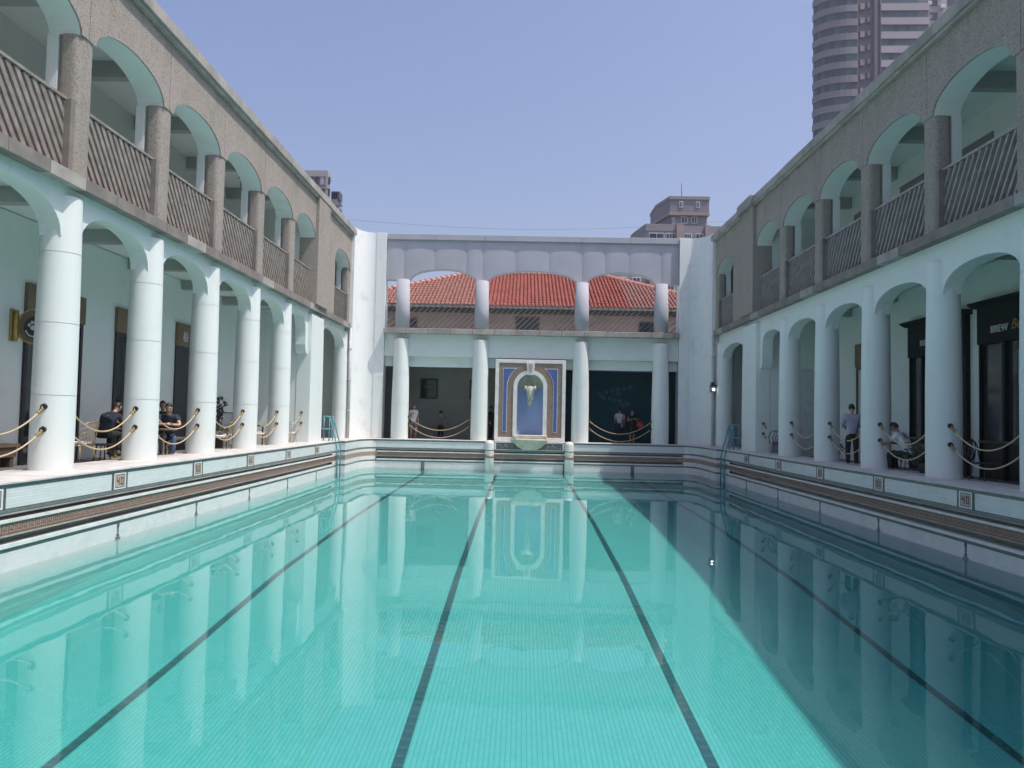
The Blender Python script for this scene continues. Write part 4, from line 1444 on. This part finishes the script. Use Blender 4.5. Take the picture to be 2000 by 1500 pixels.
inn = MB(); inn.prism([(xc+.03+.20*math.cos(2*PI*k/36), zc-.03+.22*math.sin(2*PI*k/36)) for k in range(36)], 'y', yy-.042, yy-.03)
part('emblem_field', inn, M['black'], dsk)
pw = MB()
def ell(cx, cz, rx, rz): pw.prism([(cx+rx*math.cos(2*PI*k/14), cz+rz*math.sin(2*PI*k/14)) for k in range(14)], 'y', yy-.055, yy-.041)
ell(xc+.03, zc-.03, .062, .048)
for a, b in ((-.085, .035), (-.03, .085), (.03, .085), (.085, .035)): ell(xc+.03+a, zc-.01+b, .026, .034)
for k in range(9):
    a = PI*1.12+PI*.76*k/8
    ell(xc+.03+.155*math.cos(a), zc-.04+.165*math.sin(a), .016, .02)
part('paw_emblem', pw, M['wframe'], dsk)

def shopfront(y0, y1, ztop, label, letters):
    X = lambda d: SX(1, d)
    Sh = thing('shopfront', (X(DB), (y0+y1)/2, ZG), label, 'shopfront', 'dark shopfronts in the right gallery')
    part('fascia_board', MB().box(X(DB-.002), X(DB-.16), y0, y1, ztop-.86, ztop), M['shop'], Sh)
    part('cornice', MB().prism([(X(DB-.002), ztop), (X(DB-.002), ztop+.12), (X(DB-.34), ztop+.12), (X(DB-.34), ztop+.08), (X(DB-.2), ztop)], 'y', y0-.10, y1+.10), M['shop'], Sh)
    n = 4; s = (y1-y0)/n
    for k in range(n+1):
        part('upright', MB().box(X(DB-.002), X(DB-.12), y0+s*k-(.0 if k == 0 else .05), y0+s*k+(.1 if k == 0 else (.0 if k == n else .05)), ZG, ztop-.86), M['shop'], Sh)
    for k in range(n):
        part('shop_window', MB().box(X(DB-.003), X(DB-.03), y0+s*k+.05, y0+s*(k+1)-.05, .75, ztop-.86), M['glassd'], Sh)
        part('stall_panel', MB().box(X(DB-.003), X(DB-.06), y0+s*k+.05, y0+s*(k+1)-.05, ZG, .72), M['dark'], Sh)
    part('sill', MB().box(X(DB-.003), X(DB-.15), y0+.02, y1-.02, .72, .78), M['brownd'], Sh)
    for s_, size, yl, z, m, sh in letters:
        t = text_mb(s_, size, .03 if sh == 0 else .02, shear=sh)
        t.xf(Matrix.Translation((X(DB-.185), yl, z)) @ Matrix.Rotation(-PI/2, 4, 'Z'))
        part('lettering', t, M[m], Sh)
    return Sh
shopfront(14.6, 18.36, 3.90, 'black-green shopfront lettered BREW, nearest in the right gallery', [('BREW', .235, 17.78, 3.26, 'lead', 0), ('Bea', .32, 17.04, 3.27, 'letg', .3)])
shopfront(18.9, 21.65, 3.84, 'black-green shopfront lettered BIST, behind the second column on the right', [('BIST', .215, 20.92, 3.25, 'lead', 0)])
# pale poster on the nearest shop window
solo('window_poster', MB().box(SX(1, DB-.14), SX(1, DB-.155), 16.2, 16.85, 2.05, 2.8), M['poster'], 'pale blue-grey poster on the glass of the nearest shopfront', 'poster')

# hoarding with star prints at the back of the end building
Hd = thing('hoarding', (5, 39.3, 0), 'dark teal hoarding printed with faint stars behind the right opening of the end building', 'hoarding')
part('board', MB().box(1.1, 9.0, 39.30, 39.40, ZG, 3.9), M['mural'], Hd)
def px2x(px): return (px-1020-2)/1500*39.3+.05
for (px, py) in [(1169,770),(1183,767),(1195,764),(1205,761),(1218,760),(1230,757),(1178,779),(1190,780),(1200,783),(1210,785),(1225,790),(1216,793),(1175,775),(1206,770)]:
    x = px2x(px); z = 1.08+(821-py)/1500*39.3
    st = [(x+(.17 if k % 2 == 0 else .07)*math.cos(2*PI*k/10+px), z+(.17 if k % 2 == 0 else .07)*math.sin(2*PI*k/10+px)) for k in range(10)]
    part('printed_star', MB().prism(st, 'y', 39.290-.0013*(px % 9), 39.302), M['murall'], Hd)

# ------------------------------------------------------------------ tables, chairs, plants
def wire_chair(label):
    """local frame, sitter faces -Y"""
    C_ = thing('wire_chair', (0, 0, 0), label, 'chair', 'gold wire chairs with white cushions', org=(0, 0, 0))
    f = MB()
    f.tube([(-.23, -.22, .43), (.23, -.22, .43), (.25, .2, .42), (-.25, .2, .42), (-.23, -.22, .43)], .011, 6)
    part('seat_frame', f, M['goldw'], C_)
    def bk(u, v):   # curved wire shell
        a = -1.15+2.3*u
        return (.29*math.sin(a), .25-.05*math.cos(a)*0-.16*(1-math.cos(a))+.10*v, .40+.50*v-.08*v*abs(2*u-1)**3)
    b = MB()
    for k in range(9): b.tube([bk(k/8, v/5) for v in range(6)], .0065, 5)
    for v in range(1, 6): b.tube([bk(k/12, v/5) for k in range(13)], .0065 if v < 5 else .013, 5)
    part('backrest', b, M['goldw'], C_)
    for x, y in ((-.20, -.20), (.20, -.20), (-.22, .19), (.22, .19)):
        part('leg', MB().tube([(x, y, .43), (x*1.16, y*1.2, 0)], .0095, 6), M['goldw'], C_)
    m = MB()
    m.prism([(.22*math.copysign(abs(math.cos(t))**.5, math.cos(t)), .205*math.copysign(abs(math.sin(t))**.5, math.sin(t))) for t in [2*PI*k/24 for k in range(24)]], 'z', .435, .49)
    part('cushion', m, M['cush'], C_, .015)
    return C_
cw = wire_chair('gold wire chair with white cushion, between the first and second left columns')
cw.location = (-9.25, 15.95, ZG); cw.rotation_euler = (0, 0, math.radians(-95))
for loc, rz, l in (((-8.98, 19.95, ZG), 1.9, 'gold wire chair behind the smiling man, against the third left column'),
                   ((-9.25, 23.7, ZG), 2.7, 'gold wire chair left of the menu card between the third and fourth left columns'),
                   ((-8.75, 22.25, ZG), -1.3, 'gold wire chair below the menu card between the third and fourth left columns'),
                   ((-8.85, 25.75, ZG), 1.8, 'nearer gold wire chair between the fourth and fifth left columns'),
                   ((-9.2, 27.05, ZG), -1.4, 'farther gold wire chair between the fourth and fifth left columns'),
                   ((-8.55, 28.0, ZG), 2.9, 'gold wire chair against the white cross wall of the left arcade')):
    dup(cw, loc, rz, l)
def table(label):
    T_ = thing('cafe_table', (0, 0, 0), label, 'table', 'small café tables in the left gallery', org=(0, 0, 0))
    part('tabletop', MB().lathe([(.29, .70), (.30, .71), (.30, .73), (.29, .74)], (0, 0, 0), 28), M['brownd'], T_)
    part('pedestal', MB().lathe([(.05, .03), (.028, .10), (.028, .70)], (0, 0, 0), 12), M['goldw'], T_)
    part('foot', MB().lathe([(.23, .0), (.22, .02), (.05, .04)], (0, 0, 0), 20), M['goldw'], T_)
    return T_
tb = table('brown round café table the smiling man leans on')
tb.location = (-8.62, 18.42, ZG)
dup(tb, (-9.55, 18.0, ZG), 0, 'brown round café table beside the bent-over dark shirted person')
dup(tb, (-8.82, 22.92, ZG), 0, 'brown round café table carrying the menu card')
dup(tb, (-8.95, 26.45, ZG), 0, 'brown round café table between the fourth and fifth left columns')
mc = thing('menu_stand', (-8.80, 22.9, ZG+.74), 'white ring-bound menu card standing on a café table', 'menu')
part('card', MB().prism([(22.8, ZG+.74), (23.0, ZG+.74), (22.9, ZG+1.14)], 'x', -8.66, -8.94), M['paper'], mc)
part('ring_binding', MB().tube([(-8.66, 22.9, ZG+1.145), (-8.94, 22.9, ZG+1.145)], .02, 8), M['lamp'], mc)

def leaf_plant(name, loc, label, h, spread, n, mat, pot=True, group=None, leaf=.09):
    P_ = thing(name, loc, label, 'plant', group)
    x, y, z = loc
    if pot:
        part('planter', MB().lathe([(.17, 0), (.22, .30), (.235, .32), (.20, .32)], (x, y, z), 18), M['pot'], P_)
    st = MB(); lf = MB()
    for k in range(max(4, n//14)):
        a = rnd.uniform(0, 2*PI); r = spread*rnd.uniform(.2, .8)
        st.tube([(x, y, z+.28), (x+r*.4*math.cos(a), y+r*.4*math.sin(a), z+h*.6), (x+r*math.cos(a), y+r*math.sin(a), z+h*rnd.uniform(.8, 1))], [.012, .008, .004], 5)
    for k in range(n):
        a = rnd.uniform(0, 2*PI); r = spread*math.sqrt(rnd.random()); zz = z+.3+(h-.3)*rnd.random()
        c = Vector((x+r*math.cos(a), y+r*math.sin(a), zz))
        d = Vector((rnd.uniform(-1, 1), rnd.uniform(-1, 1), rnd.uniform(-.7, .7))).normalized()*leaf*rnd.uniform(.6, 1.2)
        s = d.orthogonal().normalized()*d.length*.32
        lf.add([c, c+d*.5+s, c+d+Vector((0, 0, -.02)), c+d*.5-s], [(0, 1, 2, 3)])
    part('stem', st, M['brownd'], P_)
    part('foliage', lf, mat, P_, kind='stuff')
    return P_
leaf_plant('potted_plant', (-9.85, 24.75, ZG), 'tall dark potted plant behind the third left column', 1.62, .28, 170, M['leafb'], leaf=.16)
leaf_plant('planter_bush', (9.62, 24.3, ZG), 'low dark green bush in a planter behind the ropes, farthest of the right gallery bushes', .72, .45, 420, M['leaf'], group='planter bushes in the right gallery')
leaf_plant('planter_bush', (9.42, 17.95, ZG), 'dark green bush in a planter in front of the seated person on the right', .78, .48, 460, M['leaf'], group='planter bushes in the right gallery')
leaf_plant('planter_bush', (9.75, 20.6, ZG), 'dark bush in a planter by the feet of the man in the lavender shirt', .5, .4, 260, M['leafb'], group='planter bushes in the right gallery')

def iron_chair(loc, rz, label):
    C_ = thing('iron_chair', loc, label, 'chair', 'iron garden chairs in the right gallery', rz, org=(0, 0, 0))
    part('seat', MB().lathe([(.21, .44), (.22, .455), (.21, .47)], (0, 0, 0), 20), M['black'], C_)
    b = MB()
    b.tube([(-.21, .17, .45)]+[(-.23*math.cos(PI*k/12), .2+.03, .68+.24*math.sin(PI*k/12)) for k in range(13)]+[(.21, .17, .45)], .014, 6)
    for s in (-1, 1):
        b.tube([(s*.03, .2, .46), (s*.13, .23, .62), (s*.05, .235, .76), (s*.015, .23, .90)], .010, 6)
        b.tube([(s*.05+.05*math.cos(2*PI*k/12), .235, .66+.06*math.sin(2*PI*k/12)) for k in range(13)], .008, 6, cap=False)
    part('backrest', b, M['black'], C_)
    for x, y in ((-.17, -.14), (.17, -.14), (-.17, .16), (.17, .16)):
        part('leg', MB().tube([(x*.8, y*.8, .44), (x*.9, y*.9, .2), (x*1.2, y*1.2, 0)], .012, 6), M['black'], C_)
    return C_
iron_chair((9.35, 15.75, ZG), .5, 'black iron chair with a curled back beside the nearest full right column')
iron_chair((9.55, 16.9, ZG), -2.4, 'black iron chair in the dark behind the nearest full right column')
iron_chair((8.98, 27.2, ZG), 2.6, 'grey arch-backed chair against the shaded cross wall')
bx = thing('storage_box', (9.2, 27.9, ZG), 'grey box with a lid standing against the shaded cross wall', 'box')
part('box_body', MB().box(9.0, 9.5, 27.75, 28.15, ZG, .42), M['lamp'], bx, .015)
part('lid', MB().box(8.98, 9.52, 27.73, 28.17, .42, .47), M['pipe'], bx, .01)
tb2 = thing('dark_table', (9.9, 18.3, ZG), 'dark square table where the person in white sits on the right', 'table')
part('tabletop', MB().box(9.55, 10.25, 17.9, 18.6, .60, .64), M['brownd'], tb2)
part('pedestal', MB().box(9.86, 9.94, 18.2, 18.3, ZG, .60), M['black'], tb2)
wb = thing('wall_bench', (-10.1, 14.3, ZG), 'low brown bench against the left gallery wall', 'bench')
part('seat', MB().box(-10.25, -9.95, 13.3, 15.15, .30, .36), M['brown'], wb)
part('front_panel', MB().box(-10.25, -9.98, 13.35, 15.1, .10, .30), M['brownd'], wb)
for y in (13.45, 15.0): part('leg', MB().box(-10.2, -10.0, y-.05, y+.05, ZG, .10), M['brownd'], wb)

# ------------------------------------------------------------------ people
STAND = dict(pelvis=(0, 0, .93), spine=(0, -.01, 1.10), chest=(0, 0, 1.29), neck=(0, .01, 1.45), head=(0, -.02, 1.60),
             shL=(.175, .01, 1.40), elL=(.225, .03, 1.13), wrL=(.225, -.06, .89), shR=(-.175, .01, 1.40), elR=(-.225, .03, 1.13), wrR=(-.225, -.06, .89),
             hiL=(.09, 0, .89), knL=(.10, -.02, .49), anL=(.10, .03, .085), toL=(.115, -.13, .035),
             hiR=(-.09, 0, .89), knR=(-.10, -.02, .49), anR=(-.10, .03, .085), toR=(-.115, -.13, .035))
def skin_mesh(name, verts, edges, radii, mat, root_i=0, sub=1):
    me = bpy.data.meshes.new(name)
    me.from_pydata([tuple(v) for v in verts], edges, [])
    o = bpy.data.objects.new(name, me); COL.objects.link(o)
    sk = o.modifiers.new('skin', 'SKIN'); sk.use_smooth_shade = True
    for i, r in enumerate(radii):
        d = me.skin_vertices[0].data[i]
        d.radius = r if isinstance(r, tuple) else (r, r)
        d.use_root = (i == root_i)
    ss = o.modifiers.new('sub', 'SUBSURF'); ss.levels = sub; ss.render_levels = sub
    return o
PENDING = []
def person(loc, rz, label, joints, top, bottom, skin='skin', hair='hair', sleeve=.55, leg=1.0, hem=.0, dress=False, hairlong=False, scale=1.0, group=None, shirt_name='shirt'):
    J = dict(STAND); J.update(joints)
    J = {k: Vector(v)*scale for k, v in J.items()}
    P_ = thing('person', loc, label, 'person', group, rz, org=(0, 0, 0))
    names = ['pelvis', 'spine', 'chest', 'neck', 'head', 'shL', 'elL', 'wrL', 'shR', 'elR', 'wrR', 'hiL', 'knL', 'anL', 'toL', 'hiR', 'knR', 'anR', 'toR']
    R = dict(pelvis=.112, spine=.098, chest=.112, neck=.052, head=.05, shL=.058, elL=.038, wrL=.026, shR=.058, elR=.038, wrR=.026,
             hiL=.082, knL=.054, anL=.036, toL=.032, hiR=.082, knR=.054, anR=.036, toR=.032)
    E = [('pelvis', 'spine'), ('spine', 'chest'), ('chest', 'neck'), ('neck', 'head'), ('chest', 'shL'), ('shL', 'elL'), ('elL', 'wrL'), ('chest', 'shR'), ('shR', 'elR'), ('elR', 'wrR'),
         ('pelvis', 'hiL'), ('hiL', 'knL'), ('knL', 'anL'), ('anL', 'toL'), ('pelvis', 'hiR'), ('hiR', 'knR'), ('knR', 'anR'), ('anR', 'toR')]
    idx = {n: i for i, n in enumerate(names)}
    body = skin_mesh('body', [J[n] for n in names], [(idx[a], idx[b]) for a, b in E], [R[n] for n in names], M[skin], 0, 2)
    PENDING.append((body, P_, M[skin], J, scale))
    # shirt: torso and sleeves a little larger than the body
    def lerp(a, b, t): return J[a]+(J[b]-J[a])*t
    vs = [J['pelvis']+Vector((0, 0, -.03-hem)), J['spine'], J['chest'], lerp('chest', 'neck', .72), J['shL'], lerp('shL', 'elL', sleeve if sleeve <= 1 else 1), J['shR'], lerp('shR', 'elR', sleeve if sleeve <= 1 else 1)]
    rr = [.150, .142, .165, .108, .092, .068, .092, .068]
    es = [(0, 1), (1, 2), (2, 3), (2, 4), (4, 5), (2, 6), (6, 7)]
    if sleeve > 1:
        vs += [lerp('elL', 'wrL', sleeve-1), lerp('elR', 'wrR', sleeve-1)]; rr += [.05, .05]; es += [(5, 8), (7, 9)]; rr[5] = rr[7] = .058
    sh = skin_mesh(shirt_name, vs, es, rr, M[top], 1, 2)
    PENDING.append((sh, P_, M[top], None, scale))
    if dress:
        a = J['pelvis']; kz = (J['knL'].z+J['knR'].z)/2
        m = MB(); m.lathe([(.155, a.z+.12), (.185, a.z-.02), (.20, (a.z+kz)/2), (.235, kz+.05), (.225, kz+.045), (.15, a.z-.05)], (a.x, a.y, 0), 20, cap=False, sy=.8)
        part('skirt', m, M[bottom], P_)
    else:
        vs = [J['pelvis']+Vector((0, 0, .05)), J['pelvis']+Vector((0, 0, -.03)), J['hiL'], J['knL'], lerp('knL', 'anL', .93*leg) if leg > .3 else lerp('hiL', 'knL', .9), J['hiR'], J['knR'], lerp('knR', 'anR', .93*leg) if leg > .3 else lerp('hiR', 'knR', .9)]
        rr = [(.150, .115), (.150, .118), .100, .072, .055, .100, .072, .055]
        es = [(0, 1), (1, 2), (2, 3), (3, 4), (1, 5), (5, 6), (6, 7)]
        if leg <= .3:
            vs = [vs[0], vs[1], vs[2], vs[4], vs[5], vs[7]]; rr = [(.150, .115), (.150, .118), .105, .082, .105, .082]; es = [(0, 1), (1, 2), (2, 3), (1, 4), (4, 5)]
        PENDING.append((skin_mesh('trousers' if leg > .3 else 'shorts', vs, es, rr, M[bottom], 1, 2), P_, M[bottom], None, scale))
    for s in 'LR':
        a, t = J['an'+s], J['to'+s]; d = (t-a); d.z = 0; d = d.normalized() if d.length > .01 else Vector((0, -1, 0))
        base = min(a.z, t.z)-.035
        m = MB(); c = a+d*.07
        m.ball((c.x, c.y, base+.045), .05, .125, .045, 10, 6)
        part('shoe', m, M['shoe'], P_)
    # head with face, ears, hair
    h = J['head']; up = (J['head']-J['neck']).normalized()
    f = Vector((0, -1, 0)); f = (f-up*f.dot(up)).normalized(); r = up.cross(f)
    hd = Vector(h)+up*.03
    mt = Matrix((( r.x, -f.x, up.x, hd.x), (r.y, -f.y, up.y, hd.y), (r.z, -f.z, up.z, hd.z), (0, 0, 0, 1)))
    if 'turn' in joints: mt = mt @ Matrix.Rotation(joints['turn'][0], 4, 'Z')
    HM = MB()
    HM.ball((0, 0, 0), .076, .094, .112, 16, 12)
    HM.ball((0, -.035, -.058), .052, .055, .055, 12, 8)
    HM.tube([(0, -.088, .015), (0, -.108, -.018), (0, -.09, -.026)], [.010, .016, .010], 6)
    for s in (-1, 1): HM.ball((s*.078, .005, -.008), .012, .022, .032, 8, 6)
    HM.xf(mt)
    part('head', HM, M[skin], P_)
    EM = MB()
    for s in (-1, 1): EM.ball((s*.030, -.084, .012), .012, .008, .007, 8, 6); EM.box(s*.030-.016, s*.030+.016, -.094, -.086, .030, .035)
    EM.xf(mt); part('eyes', EM, M['hair'], P_)
    LM = MB(); LM.ball((0, -.090, -.060), .024, .007, .007, 8, 6); LM.xf(mt); part('mouth', LM, M['redbag'] if False else M['brownd'], P_)
    HR = MB(); vs = []; fs = []
    N = 18; Q = 8
    for j in range(Q+1):
        e = PI/2-(PI/2+.55)*j/Q
        for k in range(N):
            a = 2*PI*k/N
            front = max(0, -math.sin(a))
            ee = max(e, .66*front-(0 if front > .3 else .6)*(1-front)) if front > 0 else e
            w = 1+.03*math.sin(k*5.1+j*3.3)
            vs.append((.083*w*math.cos(ee)*math.cos(a), .008+.100*w*math.cos(ee)*math.sin(a), .010+.118*w*math.sin(ee)))
    for j in range(Q):
        for k in range(N):
            fs.append((j*N+k, j*N+(k+1) % N, (j+1)*N+(k+1) % N, (j+1)*N+k))
    HR.add(vs, fs, True)
    if hairlong:
        HR.ball((0, .045, -.09), .088, .06, .16, 12, 8)
    HR.xf(mt); part('hair', HR, M[hair], P_)
    return P_
def hand_verts(J, s, scale):
    """palm, four unequal bent fingers and a thumb, appended to the body mesh"""
    el, wr = J['el'+s], J['wr'+s]
    d = (wr-el).normalized(); side = d.cross(Vector((0, 1, .2))).normalized(); n = d.cross(side)
    sg = 1 if s == 'L' else -1
    m = MB()
    m.tube([wr-d*.01, wr+d*.04, wr+d*.085], [.024, .034, .030], 8)
    for k, L in enumerate((.062, .074, .070, .052)):
        b = wr+d*.08+side*((k-1.5)*.017)
        m.tube([b, b+d*L*.5+n*.006, b+d*L*.95+n*.022], [.0085, .008, .006], 6)
    b = wr+d*.025+side*(sg*.026)
    m.tube([b, b+d*.03+side*(sg*.02), b+d*.06+side*(sg*.018)], [.012, .010, .008], 6)
    return m
def finish_people():
    dg = bpy.context.evaluated_depsgraph_get(); dg.update()
    for o, P_, mat, J, sc in PENDING:
        me = bpy.data.meshes.new_from_object(o.evaluated_get(dg))
        old = o.data; o.modifiers.clear(); o.data = me
        bpy.data.meshes.remove(old)
        me.materials.clear(); me.materials.append(mat)
        me.polygons.foreach_set('use_smooth', [True]*len(me.polygons))
        o.parent = P_; ORG[o.name] = (0, 0, 0)
        if J:
            bm = bmesh.new(); bm.from_mesh(me)
            for s in 'LR':
                h = hand_verts(J, s, sc)
                vs = [bm.verts.new(v) for v in h.v]
                for f, sm in zip(h.f, h.sm):
                    nf = bm.faces.new([vs[i] for i in f]); nf.smooth = sm
            bm.to_mesh(me); bm.free()
SIT = dict(pelvis=(0, .05, .50), spine=(0, .03, .68), chest=(0, -.03, .88), neck=(0, -.06, 1.03), head=(0, -.10, 1.17),
           shL=(.175, -.04, .97), shR=(-.175, -.04, .97), hiL=(.09, .03, .49), knL=(.13, -.38, .50), anL=(.12, -.34, .085), toL=(.13, -.50, .035),
           hiR=(-.09, .03, .49), knR=(-.13, -.38, .50), anR=(-.12, -.32, .085), toR=(-.13, -.48, .035))
def pose(base, **kw):
    d = dict(base); d.update(kw); return d
# smiling man leaning his folded arms on a table
person((-8.80, 19.02, ZG), .43, 'smiling man in a dark T-shirt and jeans leaning folded arms on a café table', pose(SIT,
       chest=(0, -.16, .88), spine=(0, -.05, .68), neck=(0, -.24, 1.02), head=(0, -.31, 1.15), shL=(.18, -.18, .95), shR=(-.18, -.18, .95),
       elL=(.25, -.42, .78), wrL=(.03, -.55, .79), elR=(-.25, -.42, .78), wrR=(-.03, -.50, .80)), 'navy', 'denim', sleeve=.6, scale=1.06)
# person bent over, seen from the side, behind the second column
person((-9.42, 17.22, ZG+.12), PI-.15, 'seated person in a dark patterned shirt bending forward beside the second left column', pose(SIT,
       chest=(0, -.2, .84), spine=(0, -.06, .68), neck=(0, -.32, .98), head=(0, -.42, 1.09), shL=(.17, -.24, .92), shR=(-.17, -.24, .92),
       elL=(.2, -.40, .70), wrL=(.1, -.52, .76), elR=(-.2, -.40, .70), wrR=(-.1, -.54, .76)), 'navy', 'blackc', skin='skind', sleeve=.7)
person((-9.66, 20.55, ZG+.12), .3, 'seated person with dark hair mostly hidden behind the smiling man', pose(SIT,
       elL=(.23, -.2, .72), wrL=(.1, -.38, .76), elR=(-.23, -.2, .72), wrR=(-.1, -.38, .76)), 'blackc', 'blackc', skin='skind')
# woman stepping out at the left end opening
person((-5.18, 36.55, ZG), .35, 'barefaced woman in a white top and short skirt stepping past the left end column', pose({},
       knL=(.11, -.22, .56), anL=(.10, -.02, .20), toL=(.11, -.14, .09), elR=(-.21, -.10, 1.16), wrR=(-.12, -.26, 1.28)), 'whitecl', 'greycl', leg=.2, hairlong=True, scale=.98)
person((-4.05, 38.2, ZG), PI, 'child in a grey and white top standing in the dim left opening', {}, 'greycl', 'blackc', scale=.82)
person((-1.55, 38.0, ZG), 1.3, 'dark-clothed person in the shadow just left of the fountain frame', {}, 'blackc', 'blackc', sleeve=1.6, skin='skind', scale=1.0)
# couple at the hoarding
pw1 = person((4.82, 38.1, ZG), PI+.15, 'person in a long white T-shirt with a black shoulder bag at the hoarding', pose({}, elL=(.23, -.05, 1.14), wrL=(.17, -.2, 1.05)), 'whitecl', 'blackc', sleeve=.75, hem=.16, scale=1.02)
b1 = thing('shoulder_bag', (4.75, 37.93, .85), 'black shoulder bag on the back of the person in white', 'bag')
part('bag_body', MB().box(4.58, 4.86, 37.88, 37.99, .68, .92), M['blackc'], b1, .03)
part('strap', MB().tube([(4.86, 37.93, .90), (4.98, 37.96, 1.20), (4.99, 38.02, 1.40), (4.92, 38.2, 1.38)], .012, 6), M['blackc'], b1)
person((5.42, 38.0, ZG), .25, 'woman in a black dress holding up a phone with a red bag on her arm', pose({},
       elL=(.26, -.06, 1.16), wrL=(.06, -.24, 1.27), elR=(-.26, -.06, 1.16), wrR=(-.06, -.24, 1.27)), 'blackc', 'blackc', dress=True, hairlong=True, sleeve=.35, scale=.97, shirt_name='bodice')
b2 = thing('red_handbag', (5.82, 37.85, .7), 'coral red handbag hanging from the arm of the woman in black', 'bag')
m = MB(); m.ball((5.80, 37.84, .84), .20, .08, .17, 14, 10)
part('bag_body', m, M['redbag'], b2)
part('handle', MB().tube([(5.66, 37.84, .96), (5.70, 37.86, 1.10), (5.80, 37.86, 1.12), (5.92, 37.84, .96)], .014, 6), M['redbag'], b2)
# right gallery
person((9.02, 21.15, ZG), PI-.25, 'man in a lavender shirt standing with his back turned in the right gallery', pose({},
       neck=(0, -.02, 1.45), head=(0, -.07, 1.575), elL=(.24, .0, 1.15), wrL=(.14, -.2, 1.08), elR=(-.24, .0, 1.15), wrR=(-.14, -.2, 1.08)), 'lav', 'blackc', sleeve=1.7, scale=1.02)
person((9.42, 18.95, ZG), -2.5, 'seated person in a white shirt hunched over a table behind the second full right column', pose(SIT,
       chest=(0, -.14, .86), neck=(0, -.22, 1.0), head=(0, -.30, 1.12), shL=(.18, -.16, .95), shR=(-.18, -.16, .95), elL=(.25, -.35, .74), wrL=(.12, -.55, .76), elR=(-.25, -.35, .74), wrR=(-.12, -.55, .76)), 'whitecl', 'blackc', skin='skind', sleeve=.7)
for o_, t_ in (('stool', (-8.80, 19.05)), ('stool', (-9.42, 17.2)), ('stool', (-9.66, 20.6)), ('stool', (9.42, 18.95))):
    lb_ = {(-8.80, 19.05): 'dark stool under the smiling man', (-9.42, 17.2): 'dark stool under the bending person', (-9.66, 20.6): 'dark stool under the hidden seated person', (9.42, 18.95): 'dark stool under the hunched person in white'}[t_]
    s_ = thing('stool', (t_[0], t_[1], ZG), lb_, 'stool', 'dark stools')
    part('seat', MB().lathe([(.19, .36), (.20, .38), (.19, .40)], (t_[0], t_[1], ZG), 16), M['brownd'], s_)
    for k in range(4):
        a = PI/4+PI/2*k
        part('leg', MB().tube([(t_[0]+.12*math.cos(a), t_[1]+.12*math.sin(a), ZG+.37), (t_[0]+.18*math.cos(a), t_[1]+.18*math.sin(a), ZG)], .013, 6), M['black'], s_)
finish_people()
